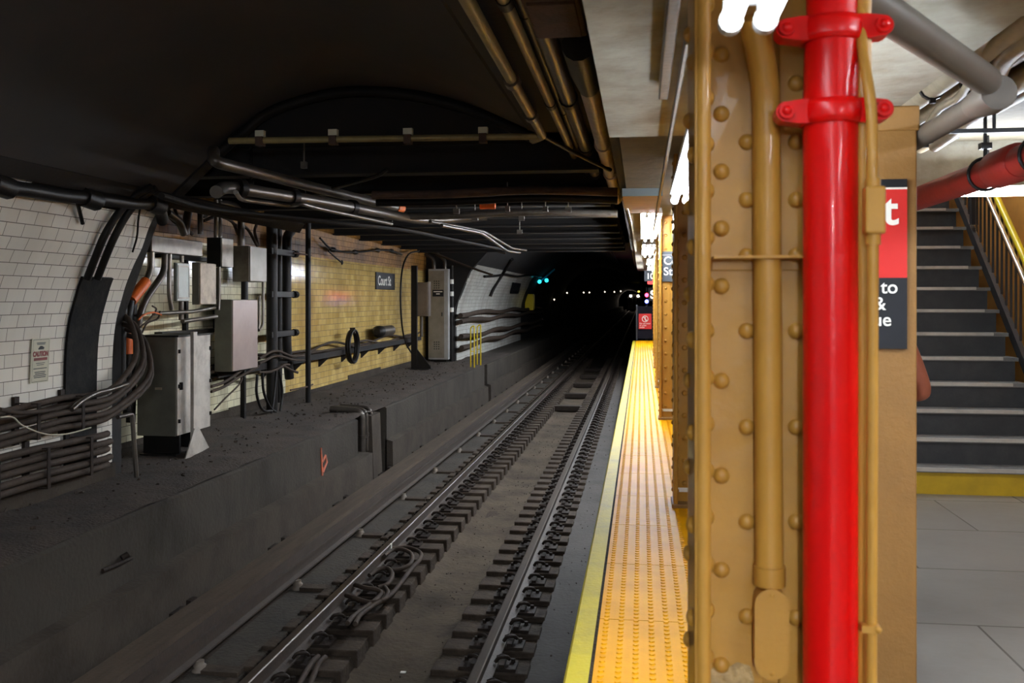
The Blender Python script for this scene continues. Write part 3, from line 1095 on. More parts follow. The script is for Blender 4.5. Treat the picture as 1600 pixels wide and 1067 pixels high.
MB().box(p.x - .32, p.x - .1, p.y + dep - .2, p.y + dep - .05, ZBEN, zbm).build('stand', M_black, t)
MB().box(p.x - wid * .55, p.x - wid * .38, p.y - .004, p.y, p.z + .5, p.z + .525).build('label_plate', M_beige, t)
# post with a triangular foot in front of it
p2 = at(303, 708, X=-4.85)
t2 = thing('steel_post', 'flat grey steel post on a triangular foot in front of the olive cabinet', 'post', (p2.x, p2.y, ZBEN))
MB().box(p2.x - .02, p2.x + .02, p2.y - .045, p2.y + .045, ZBEN, EYE - .36).build('post', M_gcab, t2, bevel=.004)
b = MB()
q = .3
b.add([(p2.x + .022, p2.y - .28, ZBEN), (p2.x + .022, p2.y + .30, ZBEN + .06), (p2.x + .022, p2.y + .05, ZBEN + .32), (p2.x + .022, p2.y - .05, ZBEN + .32),
       (p2.x + .034, p2.y - .28, ZBEN), (p2.x + .034, p2.y + .30, ZBEN + .06), (p2.x + .034, p2.y + .05, ZBEN + .32), (p2.x + .034, p2.y - .05, ZBEN + .32)],
      [(0, 3, 2, 1), (4, 5, 6, 7), (0, 1, 5, 4), (1, 2, 6, 5), (2, 3, 7, 6), (3, 0, 4, 7)])
b.build('foot', M_gcab, t2)


def wallbox(name, label, cat, fx, fy0, fy1, sx, X, side, face, yt, yb, fx2, handle=False, group=None, **kw):
    """box whose track-side face spans pixels fx..fx2 and whose viewer side spans sx..fx, tops at yt, bottoms at yb"""
    a = at(fx, yt, X=X)
    bt = at(fx, yb, X=X)
    far = at(fx2, yt, X=X)
    dx = a.x - at(sx, yt, Y=a.y).x
    return cabinet(name, label, cat, (a.x, a.y), dx, far.y - a.y, bt.z, a.z, side, face, handle, group, **kw), a, bt, far, dx


M_pinkcab = mat('taupe_cabinet_door', (168, 150, 144), .34, .35, dirt=(140, 122, 116), amt=.5, scale=2)
tb = wallbox('signal_cabinet', 'tall taupe wall cabinet with a dark flank, between the steel box and the bench', 'cabinet', 364, 0, 0, 335, -5.36, M_olive, M_pinkcab, 468, 581, 403, hinges=0)
wb = {}
wb['steel'] = wallbox('steel_box', 'shiny stainless box with a grey flank, directly over the tall taupe cabinet', 'box', 391, 0, 0, 363, -5.40, M_galv, M_stain, 384, 440, 417)
wb['black'] = wallbox('black_box', 'black box with a streaked grey face, between the steel box and the beige box', 'box', 347, 0, 0, 323, -5.38, M_black, M_gcab, 371, 417, 365)
wb['beige'] = wallbox('beige_box', 'water-stained beige box hanging under the black box', 'box', 313, 0, 0, 300, -5.36, M_olive, M_beige, 410, 476, 338)
wb['pale'] = wallbox('pale_grey_box', 'narrow pale grey box with a rounded rim, beside the beige box', 'box', 277, 0, 0, 271, -5.36, M_olive, M_lgrey, 410, 471, 297)
wb['trough'] = wallbox('wiring_trough', 'long scuffed grey wiring trough under the thick cable, topmost of the boxes', 'box', 237, 0, 0, 229, -5.36, M_black, M_galv, 367, 394, 317)
# inner rim on the pale box's face
_, a, bt, far, dx = wb['pale']
b = MB()
for (y0, y1, z0, z1) in ((a.y + .03, far.y - .03, a.z - .05, a.z - .03), (a.y + .03, far.y - .03, bt.z + .03, bt.z + .05), (a.y + .02, a.y + .035, bt.z + .03, a.z - .03), (far.y - .035, far.y - .02, bt.z + .03, a.z - .03)):
    b.box(a.x, a.x + .006, y0, y1, z0, z1)
b.build('rim', M_gcab, wb['pale'][0])
# weathered backboards the boxes are fixed to
b = MB().box(XW, XW + .1, 10.9, 13.9, EYE - .45, EYE - .40)
b.box(XW, XW + .1, 10.9, 13.9, EYE + .5, EYE + .55)
b.box(XW, XW + .06, 12.5, 12.56, EYE - .45, EYE + .55)
b.box(XW, XW + .06, 11.6, 11.66, EYE - .45, EYE + .55)
tag(b.build('mounting_frame', M_black), 'black steel frame on the wall carrying the cluster of boxes', 'frame')

def mp(pts, X):
    return [at(x, y, X=X) for x, y in pts]


# conduits between and above the boxes
def wp(lab, pts, X, r, m=M_dgalv, name='conduit', cat='conduit', group='conduits around the boxes', rb=.12):
    return pipe(name, mp(pts, X), r, m, lab, cat, group, 9, rb)


wp('conduit dropping from the thick cable into the trough, nearest the white tiles', [(262, 332), (280, 345), (288, 366)], -5.42, .045)
wp('conduit rising from the right half of the trough', [(290, 366), (292, 340), (298, 318)], -5.42, .05)
wp('conduit rising straight from the far end of the trough', [(313, 366), (313, 318)], -5.42, .035)
wp('paired conduit into the black box, the one nearer the trough', [(338, 371), (338, 312)], -5.46, .028, M_galv)
wp('paired conduit into the black box, the one nearer the steel box', [(344, 371), (344, 312)], -5.46, .028, M_galv)
wp('conduit hooking over into the top of the steel box', [(377, 384), (377, 335), (366, 320), (340, 318)], -5.46, .05)
wp('conduit curving down from the trough into the orange sleeve', [(236, 394), (236, 420), (228, 440)], -5.40, .04, M_galv)
wp('orange sleeve on the conduit below the trough', [(228, 440), (204, 470)], -5.38, .062, M_orange, 'orange_sleeve', 'sleeve')
wp('conduit running from the orange sleeve down behind the olive cabinet', [(204, 470), (199, 500), (199, 650)], -5.38, .045, M_black)
wp('orange sleeve low on the conduit beside the olive cabinet', [(199, 520), (199, 553)], -5.37, .055, M_orange, 'orange_sleeve', 'sleeve')
wp('conduit curving from the trough down to the pipes left of the pale box', [(258, 394), (257, 425), (240, 450), (226, 470), (216, 500), (216, 600)], -5.44, .04)
wp('pale conduit straight down past the pale box', [(265, 394), (264, 460), (268, 484)], -5.40, .026, M_galv)
wp('short conduit from the trough into the pale box', [(284, 394), (284, 410)], -5.42, .025, M_galv)
wp('conduit from the pale box down to the horizontal pipes', [(283, 471), (283, 500)], -5.42, .03, M_dgalv)
wp('conduit running level under the pale and beige boxes, the upper one', [(240, 490), (300, 487), (338, 480)], -5.40, .024, M_galv)
wp('conduit running level under the pale and beige boxes, the lower one', [(285, 502), (320, 497), (338, 494)], -5.38, .026, M_galv)
wp('conduit dropping down the flank of the beige box', [(342, 417), (342, 470), (341, 484)], -5.36, .022, M_dgalv)
wp('conduit from the bottom of the steel box into the taupe cabinet', [(382, 440), (382, 470)], -5.48, .05, M_black)
wp('thin pale conduit bent back along the taupe cabinet, inner one', [(405, 462), (405, 505), (403, 514)], -5.42, .024, M_galv)
wp('thin pale conduit bent back along the taupe cabinet, outer one', [(411, 440), (411, 508), (404, 516)], -5.42, .022, M_galv)
wp('dark pipe standing behind the end of the white tiles, outermost', [(190, 468), (187, 540), (188, 640)], -5.2, .06, M_black, 'standing_pipe', 'pipe')
wp('dark pipe standing between the white tiles and the olive cabinet', [(207, 470), (207, 560), (204, 660)], -5.5, .05, M_black, 'standing_pipe', 'pipe')
for i, pts in enumerate(([(258, 318), (266, 340), (280, 352), (292, 366)], [(270, 312), (276, 336), (284, 350), (300, 366)], [(300, 322), (318, 338), (330, 330), (352, 326)], [(318, 345), (340, 338), (362, 346), (372, 366)], [(352, 330), (366, 350), (385, 356), (402, 384)], [(396, 330), (402, 345), (398, 362), (404, 384)])):
    tag(MB().tube(bez(mp(pts, -5.55)), .022, 7).build('slack_wire', M_cable), ['slack cable drooping from the thick cable, nearest the white tiles', 'second slack cable drooping over the trough', 'slack cable hanging level above the black box', 'slack cable sagging from the black box toward the steel box', 'slack cable dropping diagonally onto the steel box', 'kinked slack cable beside the tall pipes above the steel box'][i], 'cable', 'slack cables above the boxes')
# tangle of wires by the orange sleeve
for i, pts in enumerate(([(216, 500), (225, 492), (240, 488), (252, 492)], [(218, 512), (232, 500), (244, 484), (238, 478)], [(222, 520), (230, 505), (246, 498), (250, 486)])):
    tag(MB().tube(bez(mp(pts, -5.3)), .010, 6).build('loose_wire', M_cable if i else M_orange), ['loose orange wire in the tangle over the olive cabinet', 'loose dusty wire crossing the tangle over the olive cabinet', 'lowest loose dusty wire of the tangle over the olive cabinet'][i], 'wire', 'loose wires over the olive cabinet')

# tall black pipes on the tiled wall with strap brackets
for i, (px, r, X, yt, yb, lab) in enumerate(((425, .085, -5.55, 320, 640, 'thickest tall black pipe on the tiled wall, nearest the steel box'), (436, .05, -5.66, 320, 600, 'slim black pipe between the two thicker tall pipes'), (448, .075, -5.62, 340, 600, 'tall black pipe on the tiled wall with a slanted foot'))):
    a = at(px, 500, X=X)
    z0 = ZBEN if i == 0 else ZBEN + .1
    pts = [(a.x, a.y, z0), (a.x, a.y, EYE + 1.25)]
    if i == 2:
        pts = [(a.x, a.y + .12, ZBEN + .45), (a.x, a.y, ZBEN + 1.0), (a.x, a.y, EYE + 1.0), (a.x - .0, a.y + .2, EYE + 1.1)]
    tag(MB().tube(bend(pts, .1), r, 14).build('tall_pipe', M_black), lab, 'pipe', 'tall black pipes on the tiled wall')
for i, py in enumerate((396, 460, 520)):
    a = at(455, py, X=-5.52)
    b = MB().box(a.x - .05, a.x + .02, a.y - .85, a.y + .12, a.z - .045, a.z + .045)
    b.tube([(a.x, a.y + .1, a.z), (a.x + .0, a.y + .22, a.z), (a.x, a.y + .30, a.z)], [.06, .06, .02], 8)
    tag(b.build('pipe_strap', M_black, bevel=.005), ['uppermost', 'middle', 'lowest'][i] + ' black strap bracket across the tall pipes', 'bracket', 'strap brackets on the tall pipes')
# free-standing pole with a cross bar low down
a = at(481.5, 632, Z=ZBEN)
t = thing('iron_pole', 'slim black pole standing on the bench in front of the tiled wall', 'pole', (a.x, a.y, ZBEN))
MB().cyl((a.x, a.y, ZBEN), (a.x, a.y, at(481, 338, X=a.x).z), .045, 14).build('shaft', M_black, t)
MB().cyl((a.x, a.y, ZBEN - .0), (a.x, a.y, ZBEN + .02), .07, 14).build('base_flange', M_black, t)
z = at(481, 603, X=a.x).z
MB().tube([(a.x - .02, a.y - .75, z), (a.x, a.y, z - .01), (a.x - .02, a.y + .28, z)], .014, 7).build('cross_bar', M_rust, t)
z = at(481, 398, X=a.x).z
MB().tube([(a.x - .02, a.y - .6, z), (a.x, a.y, z), (a.x - .02, a.y + .2, z)], .012, 7).build('cross_bar', M_rust, t)

# cable ledge along the tiled wall with its cables
PA, PB = at(345, 603, X=-5.66), at(642, 512, X=-5.66)
za = EYE - .93
def ywall(px, X=-5.66):
    return at(px, 500, X=X).y


b = MB()
ya_, yb2 = ywall(335), ywall(655)
b.prism([(-5.82, za - .13), (-5.6, za - .13), (-5.6, za - .03), (-5.62, za - .03), (-5.62, za - .11), (-5.82, za - .11)], ya_, yb2)
for k in range(9):
    y = ya_ + (yb2 - ya_) * (k + .5) / 9
    b.prism([(-5.82, za - .3), (-5.80, za - .3), (-5.62, za - .13), (-5.82, za - .13)], y - .02, y + .02)
tag(b.build('cable_ledge', M_soot2), 'sooty steel cable ledge running along the tiled wall', 'cable tray')
for i in range(5):
    ph = i * 1.7
    pts = [(-5.78 + .035 * i + .006 * math.sin(y * 3 + ph), y, za - .07 + .03 * (i % 3) + (.05 + .03 * i) * max(0, math.sin(y * .8 + ph)) ** 2) for y in np.linspace(ya_ - .3, yb2, 44)]
    tag(MB().tube(bez(pts, 2), .022, 7).build('ledge_cable', M_cable), ['cable against the tiles on the wall ledge', 'second cable out from the tiles on the wall ledge', 'middle cable of the five on the wall ledge', 'second cable from the outer lip of the wall ledge', 'cable on the outer lip of the wall ledge'][i], 'cable', 'cables on the wall ledge')
# cables looping out of the ledge by the tall pipes
for i, pts in enumerate(([(405, 560), (430, 548), (455, 556), (475, 556)], [(405, 568), (432, 556), (458, 562), (476, 563)], [(404, 582), (425, 580), (445, 570), (452, 570)], [(440, 570), (455, 578), (465, 582)],
                         [(330, 612), (350, 604), (372, 590), (404, 572)], [(330, 604), (352, 596), (378, 578), (404, 560)], [(335, 640), (352, 622), (374, 600), (380, 584)],
                         [(402, 585), (401, 615), (410, 640), (425, 642)], [(410, 582), (412, 612), (422, 636), (434, 646)], [(432, 580), (428, 620), (424, 646)], [(437, 582), (441, 615), (437, 648)])):
    labs = ['upper cable sagging between the taupe cabinet and the black pole', 'lower cable sagging between the taupe cabinet and the black pole', 'short cable crossing the thickest tall pipe', 'cable tail under the slanted pipe foot',
            'lower cable fanning from under the taupe cabinet', 'upper cable fanning from under the taupe cabinet', 'thin cable drooping to the bench under the taupe cabinet',
            'cable hanging in a loop to the bench, nearest the taupe cabinet', 'second cable hanging to the bench beside the thickest pipe', 'cable hanging straight to the bench between the tall pipes', 'cable hanging bowed to the bench beside the slanted pipe']
    tag(MB().tube(bez(mp(pts, -5.42 if i < 4 else (-5.5 if i < 7 else -5.4))), .02 if i != 6 else .012, 7).build('slack_cable', M_cable if i < 7 else M_black), labs[i], 'cable', 'slack cables on the tiled wall')
# dark post under the taupe cabinet
a = at(380, 660, Z=ZBEN)
tag(MB().box(a.x - .03, a.x + .03, a.y - .03, a.y + .03, ZBEN, tb[2].z).build('cabinet_post', M_black), 'short black post from the bench up under the taupe cabinet', 'post')
# round coil hanging on the ledge
a = at(551, 541, X=-5.52)
t = thing('cable_coil', 'black ring of coiled cable hanging flat on the tiled wall', 'coil', a)
b = MB()
for k in range(4):
    b.torus((a.x + .02 * k - .03, a.y, a.z), (1, .0, .0), .30 + .012 * (k % 2), .028, n=34, seg=7)
b.build('turns', M_black, t)
MB().box(a.x - .05, a.x + .05, a.y - .02, a.y + .02, a.z + .25, a.z + .36).build('tie', M_cable, t)
# splice canister
a = at(600, 517, X=-5.55)
t = thing('splice_canister', 'grey metal splice canister lying on the wall ledge', 'canister', (a.x, a.y, a.z - .12))
MB().tube([(a.x, a.y - .5, a.z), (a.x, a.y + .1, a.z), (a.x, a.y + .55, a.z)], .115, 16).build('barrel', M_galv, t)
MB().tube([(a.x, a.y - .56, a.z), (a.x, a.y - .5, a.z), (a.x, a.y - .3, a.z)], [.07, .125, .125], 16).build('end_cap', M_black, t)
# black cable with lumps high on the wall
P = mp([(500, 372), (520, 390), (555, 394), (590, 391), (612, 392), (628, 398)], -5.72)
t = thing('lumpy_cable', 'thin black cable with lumpy joints high on the tiled wall', 'cable', P[2])
MB().tube(bez(P), .02, 7).build('cable', M_black, t)
for k in (1, 2, 3, 4):
    MB().tube([P[k] - Vector((0, .16, 0)), P[k] - Vector((0, .06, 0)), P[k] + Vector((0, .06, 0)), P[k] + Vector((0, .16, 0))], [.02, .05, .05, .02], 8).build('joint', M_black, t)
b = MB().tube(bez(mp([(513, 392), (524, 402), (534, 410)], -5.7)), .016, 6)
b.dome(at(534, 410, X=-5.7), (1, 0, 0), .05, .03)
tag(b.build('cable_stub', M_black), 'black stub branching down from the lumpy cable', 'cable')
# cable looping over from the tiles to the far black post
tag(MB().tube(bez(mp([(646, 556), (632, 530), (626, 480), (628, 425), (638, 398), (655, 392)], -5.6)), .022, 7).build('looped_cable', M_black), 'thin black cable arching from the wall ledge over to the far boxes', 'cable')
# station name on the tiles
a, c = at(588, 425, X=-5.79), at(617, 421, X=-5.79)
z0 = at(588, 452, X=-5.79).z
t = thing('wall_station_sign', 'black station name plate on the yellowed tile wall', 'sign', (-5.8, (a.y + c.y) / 2, z0))
MB().box(-5.815, -5.79, a.y, c.y, z0, a.z).build('plate', M_sign, t, bevel=.004)
rot = Matrix(((0, 0, 1), (1, 0, 0), (0, 1, 0))).to_euler()
ww = c.y - a.y
text('Court St', .30, M_white, t, (-5.786, a.y + ww * .08, z0 + (a.z - z0) * .26), rot, bold=.006, sx=ww * .72 / (.30 * 3.75))

# far end of the recess: black post with a gusset foot, small box, tall locker
a = at(657, 579, Z=ZBEN)
t = thing('gusset_post', 'black steel post with a triangular gusset foot beside the far locker', 'post', (a.x, a.y, ZBEN))
px0 = at(643, 579, Y=a.y).x
px1 = at(652, 579, Y=a.y).x
px2 = at(673, 579, Y=a.y).x
MB().box(px0, px1, a.y - .05, a.y + .05, ZBEN, at(648, 415, Y=a.y).z).build('post', M_black, t)
b = MB()
zz_ = ZBEN + .52
b.add([(px1, a.y - .02, ZBEN), (px2, a.y - .02, ZBEN), (px1, a.y - .02, zz_), (px1, a.y + .02, ZBEN), (px2, a.y + .02, ZBEN), (px1, a.y + .02, zz_), (px2, a.y - .02, ZBEN + .1), (px2, a.y + .02, ZBEN + .1)],
      [(0, 1, 6, 2), (3, 5, 7, 4), (0, 3, 4, 1), (1, 4, 7, 6), (6, 7, 5, 2), (0, 2, 5, 3)])
b.build('gusset', M_black, t)
MB().box(px0 - .03, px2, a.y - .2, a.y + .2, ZBEN, ZBEN + .05).build('foot', M_black, t)
YL = a.y + .15
za_, zb_ = at(650, 441, Y=YL).z, at(650, 494, Y=YL).z
xa_, xb_ = at(650, 441, Y=YL).x, at(668, 441, Y=YL).x
t = thing('meter_box', 'small rust-brown box fixed between the gusset post and the far locker', 'box', ((xa_ + xb_) / 2, YL + .1, zb_))
MB().box(xa_, xb_, YL, YL + .3, zb_, za_).build('body', mat('brown_box', (116, 98, 80), .5, dirt=(84, 66, 52), amt=.6), t, bevel=.006)
MB().box(xb_, xb_ + .02, YL + .02, YL + .28, zb_ - .0, za_ + .02).build('door', M_galv, t)
MB().cyl((xa_ + .1, YL + .15, zb_ - .5), (xa_ + .1, YL + .15, zb_), .04, 10).build('conduit', M_dgalv, t)
# locker
pl = at(700, 562, X=-5.12)
YK = pl.y
M_lock = mat('grey_locker', (128, 120, 108), .45, .15, dirt=(100, 90, 80), amt=.6)
M_lock_lit = mat('lit_locker_flank', (158, 156, 154), .45, .1, dirt=(124, 118, 112), amt=.5)  # paler grey puts the light on the locker's side into its colour
xl = at(669, 560, Y=YK).x
zk0, zk1 = pl.z, at(700, 420, Y=YK).z
t = thing('equipment_locker', 'tall grey steel locker with vent holes at the far end of the tiled wall', 'locker', ((xl + pl.x) / 2, YK + .3, ZBEN))
MB().box(xl, pl.x, YK + .02, YK + .62, zk0, zk1).build('body', M_lock_lit, t, bevel=.008)
d = MB().box(xl + .02, pl.x - .10, YK, YK + .02, zk0 + .05, zk1 - .05).build('door', M_lock, t, bevel=.006)
for zc in (zk1 - .42, zk0 + .38):
    b = MB()
    for i in range(3):
        for j in range(4):
            b.dome((xl + .17 + i * .06, YK - .001, zc + j * .06 - .09), (0, -1, 0), .016, .006, 8, 2)
    b.build('vent_holes', M_black, d)
q = MB().box(xl + .12, pl.x - .12, YK - .012, YK, zk1 - .74, zk1 - .56).build('label_plate', M_sign, d)
b = MB()
for zc, ww in ((zk1 - .61, .12), (zk1 - .67, .05)):
    b.box((xl + pl.x) / 2 - ww, (xl + pl.x) / 2 + ww, YK - .016, YK - .011, zc - .012, zc + .012)
b.build('label_print', M_white, q)
MB().cyl((pl.x - .16, YK - .03, (zk0 + zk1) / 2 - .05), (pl.x - .16, YK - .03, (zk0 + zk1) / 2 + .05), .015, 8).build('handle', M_black, d)
MB().box(xl + .06, pl.x - .06, YK + .08, YK + .55, ZBEN, zk0).build('plinth', M_black, t)
for k, dx in enumerate((.12, .42)):
    MB().tube(bend([(xl + dx, YK + .2, zk1), (xl + dx, YK + .2, zk1 + .25), (xl + dx - .25, YK + .25, zk1 + .42)], .12), .05, 10).build('conduit', M_dgalv, t)
# white banded pipe in the dark beyond the locker
a = at(720, 440, X=-5.0)
t = thing('banded_pipe', 'dark upright pipe with white bands in the shadow beside the far vault', 'pipe', (a.x - .08, YR - .3, ZBEN))
MB().cyl((a.x - .08, YR - .3, ZBEN), (a.x - .08, YR - .3, EYE + .9), .05, 10).build('pipe', M_black, t)
for py in (440, 459, 484):
    z = at(720, py, Y=YR - .3).z
    MB().cyl((a.x - .08, YR - .3, z - .06), (a.x - .08, YR - .3, z + .06), .056, 10).build('band', M_white, t)

# ================================================================== OVERHEAD
# conduit round the arch of the near vault, running on into the recess
arc = [p for p in prof if p[1] > at(330, 243, Y=YV).z]
P = [Vector((x + .04 if i < 3 else x, YV - .06, z - .05)) for i, (x, z) in enumerate(arc[::2])]
tag(MB().tube(bez(P, 3), .05, 10).build('arch_conduit', M_black), 'black conduit following the arch at the end of the near vault', 'conduit')
ZO = EYE + 1.15
tag(MB().tube(bend([at(334, 236, Z=ZO + .12), at(333, 252, Z=ZO), at(480, 290, Z=ZO), at(622, 325, Z=ZO)], .25), .052, 12).build('overhead_conduit', M_dgalv), 'long steel conduit slanting from the arch into the recess, upper of the two', 'conduit', 'steel conduits over the boxes')
tag(MB().tube([at(619, 324, Z=ZO), at(628, 326, Z=ZO)], .056, 10).build('orange_sleeve', M_orange), 'small orange sleeve at the end of the upper slanting conduit', 'sleeve')
ZO2 = EYE + 1.0
t = thing('overhead_conduit', 'thickest steel conduit over the boxes with a bent near end and clamps', 'conduit', at(375, 291, Z=ZO2), 'steel conduits over the boxes')
MB().tube(bend([at(338, 300, Z=ZO2 - .1), at(352, 291, Z=ZO2), at(520, 318, Z=ZO2), at(655, 344, Z=ZO2), at(700, 344, Z=ZO2 + .04), at(760, 338, Z=ZO2 + .1)], .4), .056, 12).build('tube', M_dgalv, t)
for px, py in ((376, 293), (458, 307), (550, 323)):
    p = at(px, py + 1, Z=ZO2)
    MB().tube([p + Vector((-.015, -.03, 0)), p + Vector((.015, .03, 0))], .085, 12).build('clamp', M_black, t)
tag(MB().tube(bend([at(368, 300, Z=ZO2 - .1), at(376, 312, Z=ZO2 - .12), at(455, 322, Z=ZO2 - .12), at(470, 318, Z=ZO2 - .12), at(500, 326, Z=ZO2 - .12), at(612, 350, Z=ZO2 - .12)], .1), .02, 8).build('thin_conduit', M_galv), 'thin bright conduit kinked under the thickest steel conduit', 'conduit')
tag(MB().tube(bez([at(252, 306, Z=2.36), at(330, 327, Z=2.36), at(470, 343, Z=2.34), at(620, 357, Z=2.34), at(700, 372, Z=2.34), at(800, 392, Z=2.34)], 4), .032, 8).build('wall_top_pipe', M_soot2), 'sooty pipe along the top of the tiled recess wall', 'pipe')
for i, pts in enumerate(([(672, 346), (712, 353), (756, 362), (800, 388), (822, 391)], [(690, 352), (752, 364), (792, 392), (812, 395)])):
    tag(MB().tube(bend([at(x, y, Z=EYE + .92 - .12 * i) for x, y in pts], .2), .022, 8).build('far_conduit', M_dgalv), ['bright conduit stepping down to the far tiled vault, upper of the pair', 'bright conduit stepping down to the far tiled vault, lower of the pair'][i], 'conduit', 'pair of conduits to the far vault')
for i, pts in enumerate(([(688, 377), (740, 384), (790, 396)], [(655, 385), (720, 412), (770, 430)])):
    tag(MB().tube(bez([at(x, y, Y=YR - .6 + .1 * i) for x, y in pts]), .03, 7).build('far_cable', M_cable), ['dark cable slanting across the shadow above the locker', 'dark cable slanting across the shadow behind the locker'][i], 'cable')
# cross pipe with pale clamps
zcx = EYE + 1.32
pA, pB = at(358, 220, Z=zcx), at(846, 213, Z=zcx)
t = thing('cross_conduit', 'yellowed conduit crossing overhead with pale clamps', 'conduit', (pA + pB) / 2)
MB().cyl(pA, pB, .028, 10).build('tube', M_brass, t)
for px in (408, 524, 641, 757):
    k = (px - 358) / (846 - 358)
    p = pA.lerp(pB, k)
    MB().cbox(p + Vector((0, 0, .055)), .075, .05, .05).build('clamp', M_cream, t)
    MB().cbox(p - Vector((0, 0, .01)), .06, .08, .075).build('clamp_body', M_rust, t)
# steel beams across the recess with arches of soot between
ybm = [YV + .55 + i * 1.72 for i in range(10)]
for i, y in enumerate(ybm):
    b = MB()
    z0 = EYE + 1.215
    prof_i = [(-.11, 0), (.11, 0), (.11, .02), (.012, .03), (.012, .28), (.11, .29), (.11, .33), (-.11, .33), (-.11, .29), (-.012, .28), (-.012, .03), (-.11, .02)]
    vs = [(x, y + a, z0 + c) for x in (-5.82, -.4) for a, c in prof_i]
    n = 12
    b.add(vs, [(k, (k + 1) % n, (k + 1) % n + n, k + n) for k in range(n)] + [tuple(range(n)), tuple(range(2 * n - 1, n - 1, -1))])
    o = b.build('roof_beam', M_soot2)
    tag(o, f'{["nearest", "second", "third", "fourth", "fifth", "sixth", "seventh", "eighth", "ninth", "farthest"][i]} steel beam across the roof of the recess', 'beam', 'steel beams over the recess')
# clutter between the beams: a pair of crossways conduits, an orange duct piece, hangers
for i, (py, z, lab) in enumerate(((300, EYE + 1.08, 'rust-streaked pipe crossing under the beams, nearest'), (312, EYE + 1.06, 'crossing pipe under the beams in front of the orange duct'), (334, EYE + 1.02, 'pale crossing pipe just short of the far vault'))):
    a, c = at(700, py + 3, Z=z), at(965, py, Z=z)
    tag(MB().tube(bez([a - Vector((.8, 0, 0)), a, a.lerp(c, .5) + Vector((0, 0, .03)), c]), .045, 9).build('crossing_pipe', [M_rust, M_black, M_galv][i]), lab, 'pipe', 'pipes crossing under the beams')
a = at(762, 320, Z=EYE + 1.05)
tag(MB().tube([a - Vector((.085, 0, 0)), a + Vector((.085, 0, 0))], .05, 12).build('orange_duct', M_orange), 'orange piece of duct under the crossing beams', 'duct')
for i, (px, py0, py1) in enumerate(((392, 225, 285), (473, 255, 300), (480, 262, 310), (520, 258, 318), (563, 268, 312), (610, 290, 345))):
    y = at(px, py1, Z=ZO).y
    b = MB().cyl(at(px, py1, Y=y), at(px, py0, Y=y) + Vector((0, 0, .15)), .010, 6)
    b.cbox(at(px, py1, Y=y), .06, .03, .03)
    tag(b.build('hanger_rod', M_black), ['hanger rod nearest the white vault', 'second hanger rod from the white vault, of a close pair', 'third hanger rod from the white vault, of a close pair', 'fourth hanger rod from the white vault', 'fifth hanger rod from the white vault', 'hanger rod farthest from the white vault'][i] + ', over the conduits', 'rod', 'hanger rods')
for i, (px, py, w) in enumerate(((475, 258, .05), (713, 330, .07), (742, 341, .08), (793, 326, .05), (815, 341, .07), (852, 327, .06), (888, 328, .07), (812, 362, .08))):
    a = at(px, py, Z=EYE + (1.25 if i == 0 else 1.02))
    b = MB().cbox(a, w, .05, .06)
    b.cyl(a, a + Vector((0, 0, .3)), .008, 5)
    tag(b.build('conduit_hanger', M_galv), ['pale hanger on the beams above the upper slanting conduit', 'hanger left of the orange duct, below it', 'hanger beneath the orange duct', 'hanger a little past the orange duct', 'wide hanger on the pale crossing pipe', 'hanger at the middle of the pale crossing pipe', 'hanger nearest the pipes along the platform edge', 'hanger with a dropper in the mouth of the far vault'][i], 'hanger', 'conduit hangers')
# slanting pipe high in the beams
tag(MB().tube(bez([at(520, 294, Z=EYE + 1.1), at(585, 276, Z=EYE + 1.15), at(605, 264, Z=EYE + 1.2)]), .02, 7).build('slanting_pipe', M_black), 'thin black pipe slanting up between the beams', 'pipe')

# pipes along the platform edge
def along(px0, py0, px1, py1, z, extra=0):
    a, c = at(px0, py0, Z=z), at(px1, py1, Z=z)
    d = (c - a).normalized()
    return a - d * extra, c


a, c = along(730, 0, 848, 212, EYE + 1.32, 3)
t = thing('edge_conduit', 'yellowed conduit running along the tunnel roof, farthest from the platform', 'conduit', (a + c) / 2, 'pipes along the platform edge')
MB().tube(bend([a, c, c + Vector((-.1, .18, 0))], .05), .036, 10).build('tube', M_brass, t)
for px, py in ((800, 126), (830, 180)):
    p = at(px, py, Z=EYE + 1.32)
    MB().tube([p - Vector((0, .06, 0)), p + Vector((0, .06, 0))], .052, 10).build('coupling', M_dgalv, t)
tag(MB().tube(bez([c, c + Vector((.10, .5, 0)), c + Vector((.3, 1.0, -.05)), c + Vector((.5, 1.4, -.1))]), .02, 7).build('edge_cable', M_black), 'black cable curling from the end of the yellowed conduit', 'cable')
for (p0, r, zz1, m, lab) in (((788, 0, 905, 262), .032, EYE + 1.36, M_brass, 'slim brownish conduit, second pipe from the tunnel side'),
                           ((812, 0, 918, 270), .03, EYE + 1.42, M_black, 'dark pipe, third from the tunnel side along the platform edge'),
                           ((855, 60, 936, 290), .056, EYE + 1.40, M_dgalv, 'thickest brown pipe along the platform edge'),
                           ((928, 160, 964, 312), .062, EYE + 1.30, M_pink, 'pale painted pipe nearest the platform ceiling')):
    a, c = along(*p0, zz1, 3 if p0[1] == 0 else 1.2)
    t = thing('edge_pipe', lab, 'pipe', (a + c) / 2, 'pipes along the platform edge')
    if m is M_pink:
        a = at(917, 122, Z=zz1)
        b = MB().tube([a, c], r, 12)
        MB().tube([at(903, 70, Z=zz1), at(914, 112, Z=zz1), at(920, 136, Z=zz1)], [.085, .085, r * 1.05], 12).build('sleeve', M_black, t)
    else:
        b = MB().tube([a, c], r, 12)
    b.build('tube', m, t)
    k = 0
    for f in (.35, .62, .85):
        p = a.lerp(c, f)
        if p.y < 3.5:
            continue
        d = (c - a).normalized()
        MB().tube([p - d * .05, p + d * .05], r * 1.22, 12).build('coupling', M_black if m is not M_pink else M_pink, t)
